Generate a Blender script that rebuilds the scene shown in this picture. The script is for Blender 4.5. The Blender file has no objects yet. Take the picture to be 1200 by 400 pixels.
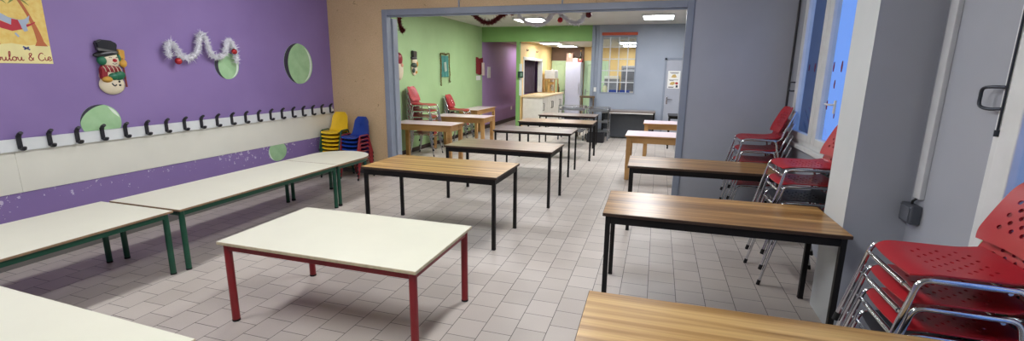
import bpy, bmesh, math, random
from mathutils import Vector, Matrix
random.seed(7)
C = bpy.context.scene.collection
PI = math.pi

# ------------------------------------------------------------------ materials
def lin(c):
    return tuple(((v/255)/12.92 if v/255 <= .04045 else ((v/255+.055)/1.055)**2.4) for v in c) + (1,)
MATS = {}
def nd(nt, t, **kw):
    n = nt.nodes.new(t)
    for k, v in kw.items():
        if k in n.inputs: n.inputs[k].default_value = v
        else: setattr(n, k, v)
    return n
def base(name):
    m = bpy.data.materials.new(name); m.use_nodes = True
    nt = m.node_tree
    b = nt.nodes['Principled BSDF']
    return m, nt, b
def mat(name, col, rough=.5, metal=0, var=.08, scale=9, bump=0, bscale=120, col2=None, spec=.5, coat=0):
    if name in MATS: return MATS[name]
    m, nt, b = base(name)
    tc = nd(nt, 'ShaderNodeTexCoord')
    n = nd(nt, 'ShaderNodeTexNoise', Scale=scale, Detail=4.0)
    nt.links.new(tc.outputs['Object'], n.inputs['Vector'])
    c = lin(col)
    a2 = lin(col2) if col2 else tuple(v*(1-var) for v in c[:3])+(1,)
    r = nd(nt, 'ShaderNodeValToRGB')
    r.color_ramp.elements[0].position = .35; r.color_ramp.elements[1].position = .65
    r.color_ramp.elements[0].color = a2; r.color_ramp.elements[1].color = c
    nt.links.new(n.outputs['Fac'], r.inputs['Fac'])
    nt.links.new(r.outputs['Color'], b.inputs['Base Color'])
    b.inputs['Roughness'].default_value = rough; b.inputs['Metallic'].default_value = metal
    b.inputs['Specular IOR Level'].default_value = spec
    b.inputs['Coat Weight'].default_value = coat
    if bump:
        n2 = nd(nt, 'ShaderNodeTexNoise', Scale=bscale, Detail=3.0)
        nt.links.new(tc.outputs['Object'], n2.inputs['Vector'])
        bp = nd(nt, 'ShaderNodeBump', Strength=bump, Distance=.01)
        nt.links.new(n2.outputs['Fac'], bp.inputs['Height'])
        nt.links.new(bp.outputs['Normal'], b.inputs['Normal'])
    MATS[name] = m
    return m
def emis(name, col, s):
    m, nt, b = base(name)
    b.inputs['Base Color'].default_value = (.8,.8,.8,1)
    b.inputs['Emission Color'].default_value = lin(col); b.inputs['Emission Strength'].default_value = s
    return m
def wood(name, dark, mid, light, sx=1.3, sy=26, rough=.36, spec=.5):
    m, nt, b = base(name)
    tc = nd(nt, 'ShaderNodeTexCoord')
    oi = nd(nt, 'ShaderNodeObjectInfo')
    mp = nd(nt, 'ShaderNodeMapping'); mp.inputs['Scale'].default_value = (sx, sy, 4)
    ad = nd(nt, 'ShaderNodeVectorMath', operation='ADD')
    mu = nd(nt, 'ShaderNodeMath', operation='MULTIPLY'); mu.inputs[1].default_value = 7.0
    nt.links.new(oi.outputs['Random'], mu.inputs[0])
    nt.links.new(tc.outputs['Object'], ad.inputs[0]); nt.links.new(mu.outputs[0], ad.inputs[1])
    nt.links.new(ad.outputs[0], mp.inputs['Vector'])
    n = nd(nt, 'ShaderNodeTexNoise', Scale=1.0, Detail=6.0, Roughness=.62, Distortion=.35)
    nt.links.new(mp.outputs[0], n.inputs['Vector'])
    r = nd(nt, 'ShaderNodeValToRGB')
    e = r.color_ramp.elements
    e[0].position = .30; e[0].color = lin(dark); e[1].position = .70; e[1].color = lin(light)
    k = e.new(.48); k.color = lin(mid)
    nt.links.new(n.outputs['Fac'], r.inputs['Fac'])
    nt.links.new(r.outputs['Color'], b.inputs['Base Color'])
    b.inputs['Roughness'].default_value = rough; b.inputs['Specular IOR Level'].default_value = spec
    MATS[name] = m
    return m

def wall_paint(name, col, col2, chips=False, speck=False, rough=.62):
    m, nt, b = base(name)
    L = nt.links
    tc = nd(nt, 'ShaderNodeTexCoord')
    n = nd(nt, 'ShaderNodeTexNoise', Scale=1.7, Detail=6.0)
    L.new(tc.outputs['Object'], n.inputs['Vector'])
    r = nd(nt, 'ShaderNodeValToRGB')
    r.color_ramp.elements[0].position = .3; r.color_ramp.elements[1].position = .7
    r.color_ramp.elements[0].color = lin(col2); r.color_ramp.elements[1].color = lin(col)
    L.new(n.outputs['Fac'], r.inputs['Fac'])
    out = r.outputs['Color']
    if speck:
        n3 = nd(nt, 'ShaderNodeTexNoise', Scale=90.0, Detail=4.0)
        L.new(tc.outputs['Object'], n3.inputs['Vector'])
        r3 = nd(nt, 'ShaderNodeValToRGB')
        r3.color_ramp.elements[0].position = .36; r3.color_ramp.elements[0].color = (.82,.80,.78,1)
        r3.color_ramp.elements[1].position = .55; r3.color_ramp.elements[1].color = (1,1,1,1)
        L.new(n3.outputs['Fac'], r3.inputs['Fac'])
        n4 = nd(nt, 'ShaderNodeTexNoise', Scale=11.0, Detail=2.0, Distortion=1.5)
        L.new(tc.outputs['Object'], n4.inputs['Vector'])
        r4 = nd(nt, 'ShaderNodeValToRGB')
        r4.color_ramp.elements[0].position = .22; r4.color_ramp.elements[0].color = (.45,.40,.36,1)
        r4.color_ramp.elements[1].position = .30; r4.color_ramp.elements[1].color = (1,1,1,1)
        L.new(n4.outputs['Fac'], r4.inputs['Fac'])
        for rr in (r3, r4):
            mx = nd(nt, 'ShaderNodeMix', data_type='RGBA', blend_type='MULTIPLY'); mx.inputs[0].default_value = 1
            L.new(out, mx.inputs[6]); L.new(rr.outputs['Color'], mx.inputs[7]); out = mx.outputs[2]
    if chips:
        sp = nd(nt, 'ShaderNodeSeparateXYZ'); L.new(tc.outputs['Object'], sp.inputs[0])
        mr = nd(nt, 'ShaderNodeMapRange'); mr.inputs[1].default_value = .40; mr.inputs[2].default_value = .60
        mr.inputs[3].default_value = 0; mr.inputs[4].default_value = .12
        L.new(sp.outputs['Z'], mr.inputs[0])
        lt = nd(nt, 'ShaderNodeMath', operation='LESS_THAN'); lt.inputs[1].default_value = .645
        L.new(sp.outputs['Z'], lt.inputs[0])
        n5 = nd(nt, 'ShaderNodeTexNoise', Scale=24.0, Detail=3.0, Roughness=.7); L.new(tc.outputs['Object'], n5.inputs['Vector'])
        n6 = nd(nt, 'ShaderNodeTexNoise', Scale=2.2, Detail=1.0); L.new(tc.outputs['Object'], n6.inputs['Vector'])
        s = nd(nt, 'ShaderNodeMath', operation='MULTIPLY_ADD'); s.inputs[1].default_value = .30
        L.new(n6.outputs['Fac'], s.inputs[0]); L.new(n5.outputs['Fac'], s.inputs[2])
        s2 = nd(nt, 'ShaderNodeMath', operation='ADD'); L.new(s.outputs[0], s2.inputs[0]); L.new(mr.outputs[0], s2.inputs[1])
        g = nd(nt, 'ShaderNodeMath', operation='GREATER_THAN'); g.inputs[1].default_value = .908; L.new(s2.outputs[0], g.inputs[0])
        mm = nd(nt, 'ShaderNodeMath', operation='MULTIPLY'); L.new(g.outputs[0], mm.inputs[0]); L.new(lt.outputs[0], mm.inputs[1])
        mx = nd(nt, 'ShaderNodeMix', data_type='RGBA'); L.new(mm.outputs[0], mx.inputs[0])
        L.new(out, mx.inputs[6]); mx.inputs[7].default_value = lin((205,195,215)); out = mx.outputs[2]
    L.new(out, b.inputs['Base Color'])
    b.inputs['Roughness'].default_value = rough
    n2 = nd(nt, 'ShaderNodeTexNoise', Scale=160.0, Detail=3.0); L.new(tc.outputs['Object'], n2.inputs['Vector'])
    bp = nd(nt, 'ShaderNodeBump', Strength=.12, Distance=.004)
    L.new(n2.outputs['Fac'], bp.inputs['Height']); L.new(bp.outputs['Normal'], b.inputs['Normal'])
    MATS[name] = m
    return m

def tile_floor():
    m, nt, b = base('grey_floor_tiles'); L = nt.links
    tc = nd(nt, 'ShaderNodeTexCoord')
    sp = nd(nt, 'ShaderNodeSeparateXYZ'); L.new(tc.outputs['Object'], sp.inputs[0])
    T = .2125
    ax = nd(nt, 'ShaderNodeMath', operation='ADD'); ax.inputs[1].default_value = -2.763 + T/2 + T*40
    ay = nd(nt, 'ShaderNodeMath', operation='ADD'); ay.inputs[1].default_value = .812 + T*40
    L.new(sp.outputs['Y'], ax.inputs[0]); L.new(sp.outputs['X'], ay.inputs[0])
    cb = nd(nt, 'ShaderNodeCombineXYZ'); L.new(ax.outputs[0], cb.inputs[0]); L.new(ay.outputs[0], cb.inputs[1])
    br = nd(nt, 'ShaderNodeTexBrick'); br.offset = .5; br.offset_frequency = 2; br.squash = 1
    br.inputs['Scale'].default_value = 1; br.inputs['Mortar Size'].default_value = .0028
    br.inputs['Mortar Smooth'].default_value = .25
    br.inputs['Brick Width'].default_value = T; br.inputs['Row Height'].default_value = T; br.inputs['Bias'].default_value = 0
    br.inputs['Color1'].default_value = lin((196,187,179)); br.inputs['Color2'].default_value = lin((207,198,190))
    br.inputs['Mortar'].default_value = lin((90,84,80))
    L.new(cb.outputs[0], br.inputs['Vector'])
    n = nd(nt, 'ShaderNodeTexNoise', Scale=1.1, Detail=5.0); L.new(tc.outputs['Object'], n.inputs['Vector'])
    r = nd(nt, 'ShaderNodeValToRGB'); r.color_ramp.elements[0].position = .3; r.color_ramp.elements[0].color = (.86,.85,.84,1)
    r.color_ramp.elements[1].position = .7; r.color_ramp.elements[1].color = (1,1,1,1)
    L.new(n.outputs['Fac'], r.inputs['Fac'])
    n2 = nd(nt, 'ShaderNodeTexNoise', Scale=220.0, Detail=2.0); L.new(tc.outputs['Object'], n2.inputs['Vector'])
    r2 = nd(nt, 'ShaderNodeValToRGB'); r2.color_ramp.elements[0].position = .3; r2.color_ramp.elements[0].color = (.9,.9,.9,1)
    r2.color_ramp.elements[1].position = .6; r2.color_ramp.elements[1].color = (1,1,1,1)
    L.new(n2.outputs['Fac'], r2.inputs['Fac'])
    m1 = nd(nt, 'ShaderNodeMix', data_type='RGBA', blend_type='MULTIPLY'); m1.inputs[0].default_value = 1
    L.new(br.outputs['Color'], m1.inputs[6]); L.new(r.outputs['Color'], m1.inputs[7])
    m2 = nd(nt, 'ShaderNodeMix', data_type='RGBA', blend_type='MULTIPLY'); m2.inputs[0].default_value = 1
    L.new(m1.outputs[2], m2.inputs[6]); L.new(r2.outputs['Color'], m2.inputs[7])
    L.new(m2.outputs[2], b.inputs['Base Color'])
    b.inputs['Roughness'].default_value = .42; b.inputs['Specular IOR Level'].default_value = .45
    bp = nd(nt, 'ShaderNodeBump', Strength=.35, Distance=.003, invert=True)
    L.new(br.outputs['Fac'], bp.inputs['Height']); L.new(bp.outputs['Normal'], b.inputs['Normal'])
    return m

def glass_mat():
    m = bpy.data.materials.new('window_glass'); m.use_nodes = True; nt = m.node_tree; nt.nodes.clear()
    o = nd(nt, 'ShaderNodeOutputMaterial'); t = nd(nt, 'ShaderNodeBsdfTransparent'); g = nd(nt, 'ShaderNodeBsdfGlossy')
    g.inputs['Roughness'].default_value = .01
    t.inputs['Color'].default_value = (.93,.96,.97,1)
    f = nd(nt, 'ShaderNodeFresnel', IOR=1.5); mx = nd(nt, 'ShaderNodeMixShader')
    ge = nd(nt, 'ShaderNodeNewGeometry'); iv = nd(nt, 'ShaderNodeMath', operation='SUBTRACT'); iv.inputs[0].default_value = 1
    fm = nd(nt, 'ShaderNodeMath', operation='MULTIPLY')
    nt.links.new(ge.outputs['Backfacing'], iv.inputs[1]); nt.links.new(iv.outputs[0], fm.inputs[0]); nt.links.new(f.outputs[0], fm.inputs[1])
    nt.links.new(fm.outputs[0], mx.inputs[0]); nt.links.new(t.outputs[0], mx.inputs[1]); nt.links.new(g.outputs[0], mx.inputs[2])
    nt.links.new(mx.outputs[0], o.inputs['Surface'])
    return m

# ------------------------------------------------------------------ mesh builder
def catmull(pts, n=8, closed=False):
    P = [Vector(p) for p in pts]; out = []
    N = len(P)
    for i in range(N if closed else N-1):
        if closed: a, b_, c, d = P[(i-1) % N], P[i], P[(i+1) % N], P[(i+2) % N]
        else: a, b_, c, d = P[max(i-1,0)], P[i], P[i+1], P[min(i+2,N-1)]
        for k in range(n):
            t = k/n
            out.append(.5*((2*b_)+(c-a)*t+(2*a-5*b_+4*c-d)*t*t+(3*b_-a-3*c+d)*t**3))
    if not closed: out.append(P[-1])
    return out
def fillet(pts, r, n=6):
    P = [Vector(p) for p in pts]; out = [P[0]]
    for i in range(1, len(P)-1):
        a, b_, c = P[i-1], P[i], P[i+1]
        u = (a-b_).normalized(); v = (c-b_).normalized()
        ang = u.angle(v); d = min(r/math.tan(ang/2), .48*(a-b_).length, .48*(c-b_).length)
        p0, p1 = b_+u*d, b_+v*d
        for k in range(n+1):
            t = k/n
            out.append((1-t)**2*p0+2*t*(1-t)*b_+t*t*p1)
    out.append(P[-1]); return out
class MB:
    def __init__(s): s.bm = bmesh.new()
    def _merge(s, tb, mi, M=None, smooth=False):
        if M is not None: bmesh.ops.transform(tb, matrix=M, verts=tb.verts)
        for f in tb.faces: f.material_index = mi; f.smooth = smooth
        me = bpy.data.meshes.new('t'); tb.to_mesh(me); tb.free()
        s.bm.from_mesh(me); bpy.data.meshes.remove(me); return s
    def box(s, c, d, bev=0, mi=0, rot=None, seg=2):
        tb = bmesh.new(); bmesh.ops.create_cube(tb, size=1)
        bmesh.ops.scale(tb, vec=d, verts=tb.verts)
        if bev: bmesh.ops.bevel(tb, geom=list(tb.edges), offset=bev, segments=seg, affect='EDGES', profile=.5)
        M = Matrix.Translation(c)
        if rot is not None: M = M @ rot
        return s._merge(tb, mi, M)
    def span(s, a, b_, bev=0, mi=0):
        return s.box([(x+y)/2 for x, y in zip(a, b_)], [abs(y-x) for x, y in zip(a, b_)], bev, mi)
    def tube(s, path, r, seg=10, closed=False, mi=0, flat=None):
        tb = bmesh.new(); P = [Vector(p) for p in path]; N = len(P)
        rings = []; nrm = None
        for i in range(N):
            if closed: t = P[(i+1) % N]-P[i-1]
            else: t = P[min(i+1,N-1)]-P[max(i-1,0)]
            t.normalize()
            if nrm is None:
                nrm = t.orthogonal().normalized()
            nrm = (nrm - t*nrm.dot(t))
            if nrm.length < 1e-6: nrm = t.orthogonal()
            nrm.normalize(); bn = t.cross(nrm)
            ri = r[i] if isinstance(r, (list, tuple)) else r
            ring = []
            for k in range(seg):
                o = nrm*math.cos(2*PI*k/seg)*ri + bn*math.sin(2*PI*k/seg)*ri
                if flat: o = Vector((o.x*flat[0], o.y*flat[1], o.z*flat[2]))
                ring.append(tb.verts.new(P[i]+o))
            rings.append(ring)
        for i in range(N if closed else N-1):
            a, b_ = rings[i], rings[(i+1) % N]
            for k in range(seg): tb.faces.new((a[k], a[(k+1) % seg], b_[(k+1) % seg], b_[k]))
        if not closed:
            tb.faces.new(rings[0][::-1]); tb.faces.new(rings[-1])
        bmesh.ops.recalc_face_normals(tb, faces=tb.faces)
        return s._merge(tb, mi, None, seg > 4)
    def ell(s, c, r, mi=0, seg=20, rot=None):
        tb = bmesh.new(); bmesh.ops.create_uvsphere(tb, u_segments=seg, v_segments=max(8, seg//2), radius=1)
        bmesh.ops.scale(tb, vec=r, verts=tb.verts)
        M = Matrix.Translation(c)
        if rot is not None: M = M @ rot
        return s._merge(tb, mi, M, True)
    def cyl(s, p, q, r1, r2=None, seg=20, mi=0):
        return s.tube([p, q], [r1, r1 if r2 is None else r2], seg, mi=mi)
    def lathe(s, prof, c=(0,0,0), seg=20, mi=0):
        tb = bmesh.new(); rings = []
        for r, z in prof:
            rings.append([tb.verts.new((r*math.cos(2*PI*k/seg), r*math.sin(2*PI*k/seg), z)) for k in range(seg)])
        for a, b_ in zip(rings, rings[1:]):
            for k in range(seg): tb.faces.new((a[k], a[(k+1) % seg], b_[(k+1) % seg], b_[k]))
        tb.faces.new(rings[0][::-1]); tb.faces.new(rings[-1])
        bmesh.ops.recalc_face_normals(tb, faces=tb.faces)
        return s._merge(tb, mi, Matrix.Translation(c), True)
    def prism(s, poly, f0, f1, mi=0, bev=0):
        """poly: 2-D outline; f0/f1 map (a,b) to the two 3-D faces"""
        tb = bmesh.new()
        A = [tb.verts.new(f0(*p)) for p in poly]; B = [tb.verts.new(f1(*p)) for p in poly]
        tb.faces.new(A[::-1]); tb.faces.new(B); n = len(poly)
        for k in range(n): tb.faces.new((A[k], A[(k+1) % n], B[(k+1) % n], B[k]))
        bmesh.ops.recalc_face_normals(tb, faces=tb.faces)
        if bev:
            bmesh.ops.bevel(tb, geom=[e for e in tb.edges if e.calc_face_angle(0) > .8], offset=bev, segments=2, affect='EDGES')
        return s._merge(tb, mi)
    def sheet(s, nu, nv, fm, hole=lambda i, j: None, thick=.006, mi=0):
        """grid sheet (u -1..1, v 0..1) with real holes; hole(i,j): None, 'skip' or (ru, rv) fractions of the cell"""
        tb = bmesh.new(); V = {}
        def vert(a, b_):
            if (a, b_) not in V: V[(a, b_)] = tb.verts.new(fm(-1+a/nu, b_/(2*nv)))
            return V[(a, b_)]
        for i in range(nu):
            for j in range(nv):
                h = hole(i, j)
                if h == 'skip': continue
                a, b_ = 2*i, 2*j
                ring = [vert(a,b_), vert(a+1,b_), vert(a+2,b_), vert(a+2,b_+1), vert(a+2,b_+2), vert(a+1,b_+2), vert(a,b_+2), vert(a,b_+1)]
                if h is None: tb.faces.new(ring)
                else:
                    inn = []
                    for k in range(8):
                        an = -3*PI/4 + k*PI/4
                        inn.append(tb.verts.new(fm(-1+(a+1+h[0]*math.cos(an))/nu, (b_+1+h[1]*math.sin(an))/(2*nv))))
                    for k in range(8): tb.faces.new((ring[k], ring[(k+1) % 8], inn[(k+1) % 8], inn[k]))
        bmesh.ops.recalc_face_normals(tb, faces=tb.faces)
        bmesh.ops.solidify(tb, geom=list(tb.faces), thickness=thick)
        bmesh.ops.recalc_face_normals(tb, faces=tb.faces)
        return s._merge(tb, mi, None, True)
    def build(s, name, mats, parent=None, smooth=35):
        me = bpy.data.meshes.new(name)
        s.bm.normal_update()
        if smooth:
            for e in s.bm.edges:
                e.smooth = len(e.link_faces) == 2 and e.link_faces[0].smooth and e.link_faces[1].smooth and e.calc_face_angle(9) < math.radians(smooth)
        s.bm.to_mesh(me); s.bm.free()
        for m in (mats if isinstance(mats, (list, tuple)) else [mats]): me.materials.append(m)
        o = bpy.data.objects.new(name, me); C.objects.link(o)
        if parent is not None: o.parent = parent
        return o
def tag(o, label, cat, group=None, kind=None):
    o['label'] = label; o['category'] = cat
    if group: o['group'] = group
    if kind: o['kind'] = kind
    return o
def thing(name, label, cat, loc=(0,0,0), rz=0, group=None):
    o = bpy.data.objects.new(name, None); o.empty_display_size = .1; C.objects.link(o)
    o.location = loc; o.rotation_euler = (0,0,rz)
    return tag(o, label, cat, group)
def copy_tree(o, parent=None):
    c = o.copy(); C.objects.link(c)
    if parent is not None: c.parent = parent
    for ch in list(o.children): copy_tree(ch, c)
    return c
def struct(o):
    o['kind'] = 'structure'; return o
def sempty(name, loc=(0,0,0)):
    o = bpy.data.objects.new(name, None); C.objects.link(o); o.location = loc
    return struct(o)

# ------------------------------------------------------------------ palette
purple = wall_paint('purple_wall_paint', (140,117,171), (132,109,163), chips=True)
purple2 = wall_paint('purple_corridor_paint', (168,138,186), (160,130,178))
beige = wall_paint('beige_chipboard', (214,187,148), (204,176,137), speck=True)
grey = wall_paint('grey_wall_paint', (170,174,183), (162,166,175))
greyl = wall_paint('light_grey_face', (208,213,214), (198,203,204))
greyb = wall_paint('blue_grey_wall_paint', (160,169,184), (152,161,177))
green = wall_paint('green_wall_paint', (170,202,146), (162,194,138))
greenh = wall_paint('green_header_paint', (132,176,104), (126,169,98))
orange = wall_paint('orange_wall_paint', (244,212,148), (238,203,136))
brown = wall_paint('brown_wall_paint', (118,94,80), (108,86,74))
ceilm = wall_paint('white_ceiling_paint', (206,204,198), (198,196,190))
frame_grey = mat('grey_blue_trim_paint', (138,147,162), .45, var=.06)
white_paint = mat('white_painted_wood', (224,227,227), .42, var=.08, scale=6)
cream = mat('cream_laminate_panel', (230,228,215), .5, var=.05, scale=2)
white_lam = mat('white_laminate_top', (228,227,208), .36, var=.03, scale=3, spec=.4)
ply_edge = mat('plywood_edge', (150,122,92), .55, var=.25, scale=30)
pale_ply = mat('pale_plywood_edge', (206,192,160), .55, var=.2, scale=30)
white_plastic = mat('white_plastic', (228,228,224), .4)
green_steel = mat('green_steel', (21,80,58), .38, var=.12)
red_steel = mat('red_steel', (142,28,36), .36, var=.1)
black_steel = mat('black_steel', (19,17,17), .5, var=.15, spec=.3)
black_rubber = mat('black_rubber', (20,20,20), .7)
dark_edge = mat('dark_brown_edge', (62,44,32), .5)
pale_edge = mat('pale_edge', (196,178,150), .5)
zebra = wood('striped_walnut_laminate', (88,58,28), (150,110,62), (202,160,100), .5, 18, .31)
oakl = wood('golden_striped_laminate', (96,66,30), (166,126,70), (214,178,116), .5, 16, .34)
walnut = wood('dull_brown_laminate', (128,102,80), (158,132,108), (184,158,132), .8, 20, .28)
dusk = wood('dark_grey_brown_laminate', (104,92,86), (130,116,110), (152,140,132), .8, 16, .28)
beech = wood('beech_wood', (150,108,58), (178,134,80), (196,154,98), 1.0, 14, .5)
lilac_lam = mat('pale_lilac_laminate', (226,206,212), .3, var=.04)
chrome = mat('chrome', (214,216,220), .14, 1.0, var=.04)
steel = mat('brushed_stainless_steel', (168,172,176), .3, 1.0, var=.1)
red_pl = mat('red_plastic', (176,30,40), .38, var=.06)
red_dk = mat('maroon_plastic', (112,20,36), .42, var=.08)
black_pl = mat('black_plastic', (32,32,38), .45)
yellow_pl = mat('yellow_plastic', (238,196,36), .4, var=.05)
blue_pl = mat('blue_plastic', (26,62,150), .4, var=.06)
glass = glass_mat()
tin_w = mat('white_tinsel', (240,240,244), .45, var=.06)
tin_r = mat('dark_red_tinsel', (118,16,26), .4, var=.3, scale=60)
bauble_m = mat('red_bauble_gloss', (178,22,30), .15, .3, coat=.6)
silver = mat('silver_cap', (190,190,190), .3, 1)
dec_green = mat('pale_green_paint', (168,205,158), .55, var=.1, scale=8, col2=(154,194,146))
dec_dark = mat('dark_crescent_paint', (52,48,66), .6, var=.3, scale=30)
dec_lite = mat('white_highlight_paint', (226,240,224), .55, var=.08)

# ------------------------------------------------------------------ room shell
XL, XR, YW, YB, ZC = -5.22, 1.57, 6.632, 13.0, 2.97
XG = -4.97
f = MB(); f.span((-6.2,-2.4,-.1), (3.2,21.5,0)); struct(f.build('floor', tile_floor(), smooth=0))
c = MB(); c.span((-5.5,-2.4,ZC), (1.9,13.15,ZC+.1)); struct(c.build('ceiling', ceilm, smooth=0))
c = MB(); c.span((-3.83,13.15,2.62), (1.9,17.3,2.72)); struct(c.build('ceiling_kitchen', ceilm, smooth=0))
c = MB(); c.span((-5.4,13.15,2.66), (-3.86,20.3,2.76)); struct(c.build('ceiling_corridor', ceilm, smooth=0))
w = MB(); w.span((XL-.15,-2.2,0), (XL,YW,ZC)); struct(w.build('wall_left', purple, smooth=0))
w = MB(); w.span((XL-.15,-2.35,0), (1.9,-2.2,ZC)); struct(w.build('wall_rear', grey, smooth=0))
# right wall with two window openings
W1 = (4.53, 6.34, .97, 2.72); W2 = (1.0, 2.80, .06, 2.72)
w = MB()
ys = [-2.2, W2[0], W2[1], W1[0], W1[1], YB]
for a, b_ in ((0,1),(2,3),(4,5)): w.span((XR,ys[a],0), (XR+.22,ys[b_],ZC))
for Wn in (W1, W2):
    w.span((XR,Wn[0],0), (XR+.22,Wn[1],Wn[2])); w.span((XR,Wn[0],Wn[3]), (XR+.22,Wn[1],ZC))
struct(w.build('wall_right', grey, smooth=0))
# pillar projecting from the right wall
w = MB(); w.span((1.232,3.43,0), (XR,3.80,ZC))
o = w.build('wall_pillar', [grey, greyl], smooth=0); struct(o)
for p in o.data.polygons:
    if p.normal.x < -.9: p.material_index = 1  # room-side face of the pillar takes the paler grey
# partition wall with the wide opening
JL, JR, ZH = -4.12, .287, 2.556
w = MB(); w.span((XL,YW,0), (JL-.085,YW+.1,ZC)); struct(w.build('wall_partition_beige', beige, smooth=0))
w = MB()
for a, b_ in ((JL-.085,-2.9),(-2.895,-1.35),(-1.345,JR+.085)): w.span((a,YW,ZH+.09), (b_,YW+.1,ZC))
struct(w.build('wall_partition_top', beige, smooth=0))
w = MB(); w.span((JR+.085,YW,0), (XR,YW+.1,ZC)); struct(w.build('wall_partition_grey', grey, smooth=0))
w = MB()
for sx in (-2.8975,-1.3475): w.span((sx-.012,YW-.012,ZH+.09),(sx+.012,YW,ZC), .003)
struct(w.build('trim_2', frame_grey))
t = MB()
t.span((JL-.085,YW-.02,0), (JL,YW+.12,ZH+.09), .004)
t.span((JR,YW-.02,0), (JR+.085,YW+.12,ZH+.09), .004)
t.span((JL,YW-.02,ZH), (JR,YW+.12,ZH+.09), .004)
t.span((JL,YW+.03,ZH-.02), (JR,YW+.07,ZH), .002)
struct(t.build('trim_1', frame_grey))
# far room
w = MB(); w.span((XG-.12,YW+.1,0), (XG,YB,ZC)); struct(w.build('wall_green', green, smooth=0))
w = MB(); w.span((XG-.12,YB,0), (XG,20.0,2.7)); struct(w.build('wall_purple_corridor', purple2, smooth=0))
w = MB(); w.span((XG,YB,2.56), (-1.78,YB+.12,ZC)); w.span((-3.925,YB,0), (-3.83,YB+.12,2.56))
struct(w.build('wall_green_header', greenh, smooth=0))
w = MB(); w.span((-3.95,YB+.12,0), (-3.83,14.0-.6,2.7))
# orange kitchen side wall with a dark serving opening
w.span((-3.95,13.4,0), (-3.83,15.75,1.03)); w.span((-3.95,13.4,2.14), (-3.83,15.75,2.7)); w.span((-3.95,15.75,0), (-3.83,17.3,2.7))
struct(w.build('wall_orange', orange, smooth=0))
KW = (-1.53,-.60,1.17,2.70)
w = MB(); w.span((-1.78,YB,0), (KW[0],YB+.12,ZC)); w.span((KW[1],YB,0), (1.9,YB+.12,ZC))
w.span((KW[0],YB,0), (KW[1],YB+.12,KW[2])); w.span((KW[0],YB,KW[3]), (KW[1],YB+.12,ZC))
struct(w.build('wall_back', greyb, smooth=0))
w = MB(); w.span((-1.79,YB-.025,0), (-1.70,YB+.13,ZC), .004); w.span((-1.685,YB-.012,0), (-1.60,YB,ZC), .003)
struct(w.build('trim_3', frame_grey))
w = MB(); w.span((-3.95,17.2,0), (1.9,17.3,2.72)); struct(w.build('wall_kitchen', orange, smooth=0))
w = MB(); w.span((-3.83,17.17,2.12), (-2.63,17.2,2.62)); struct(w.build('wall_kitchen_brown', brown, smooth=0))
w = MB(); w.span((1.75,13.12,0), (1.9,17.2,2.72)); struct(w.build('wall_kitchen_right', orange, smooth=0))
w = MB(); w.span((XG-.1,20.0,0), (-3.83,20.1,2.76)); struct(w.build('wall_corridor_end', purple2, smooth=0))
w = MB(); w.span((-3.95,17.3,0), (-3.83,20.0,2.76)); struct(w.build('wall_corridor_right', purple2, smooth=0))
# baseboards
bb = mat('dark_brown_baseboard', (62,48,44), .5); bg = mat('grey_baseboard', (128,124,120), .5)
w = MB(); w.span((XG,YB+.02,0), (XG+.015,20,.12), .002); struct(w.build('baseboard_corridor', bb))
w = MB(); w.span((XG,YW+.12,0), (XG+.012,YB,.09), .002); struct(w.build('baseboard_green', bb))
w = MB(); w.span((XL,-2.2,0), (XL+.012,YW,.08), .002); struct(w.build('baseboard_left', bg))
w = MB(); w.span((XL+.012,YW-.012,0), (JL-.086,YW,.07), .002); struct(w.build('baseboard_partition', bg))
w = MB(); w.span((-1.6,YB-.012,0), (.1,YB,.09), .002); struct(w.build('baseboard_back', mat('dark_grey_baseboard', (84,88,96), .5)))
# cream protection panel on the left wall
w = MB()
for a, b_ in ((-2.0,2.4575),(2.4585,YW-.02)): w.span((XL,a,.645), (XL+.008,b_,1.075), .002)
struct(w.build('trim_4', cream))
# dark conduit in the far right corner
w = MB(); w.tube([(XR-.018,YW-.02,.0),(XR-.018,YW-.02,ZC)], .011)
tag(w.build('corner_pipe', mat('dark_pipe_paint', (46,46,48), .5)), 'thin dark vertical pipe in the corner left of the tall window', 'pipe')

# ---- windows
def window(name, Wn, dirs):
    y0, y1, z0, z1 = Wn
    root = sempty(name, (XR,0,0))
    m = MB(); fw = .06
    m.span((-.015,y0,z0), (.07,y0+fw,z1), .006); m.span((-.015,y1-fw,z0), (.07,y1,z1), .006)
    m.span((-.015,y0+fw,z1-fw), (.07,y1-fw,z1), .006); m.span((-.015,y0+fw,z0), (.07,y1-fw,z0+.045), .006)
    m.build('window_frame', white_paint, root)
    m = MB(); m.span((.071,y1-.012,z0), (.22,y1-.001,z1)); m.span((.071,y0+.001,z0), (.22,y0+.012,z1)); m.span((.071,y0+.012,z0), (.25,y1-.012,z0+.012))
    m.build('window_reveal', mat('weathered_grey_render', (132,134,140), .8), root)
    s = MB(); ov = .06 if z0 > .5 else 0; s.span((-.05 if ov else -.015,y0-ov,z0-.05), (.0,y1+ov,z0), .006); s.build('window_sill', white_paint, root)
    ym = (y0+y1)/2
    for a, b_ in ((y0+fw+.003,ym-.004),(ym+.004,y1-fw-.003)):
        q = MB(); st = .11 if False else .095; zb, zt = z0+.048, z1-fw-.003
        st = .12
        q.span((-.03,a,zb), (.035,a+st,zt), .006); q.span((-.03,b_-st,zb), (.035,b_,zt), .006)
        q.span((-.03,a+st,zb), (.035,b_-st,zb+.075), .006); q.span((-.03,a+st,zt-.075), (.035,b_-st,zt), .006)
        so = q.build('window_sash', white_paint, root)
        g = MB(); g.span((0,a+st-.006,zb+.07), (.005,b_-st+.006,zt-.07)); g.build('window_pane', glass, so, smooth=0)
    return root
w1 = window('window_1', W1, 0)
w2 = window('window_2', W2, 0)
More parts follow.
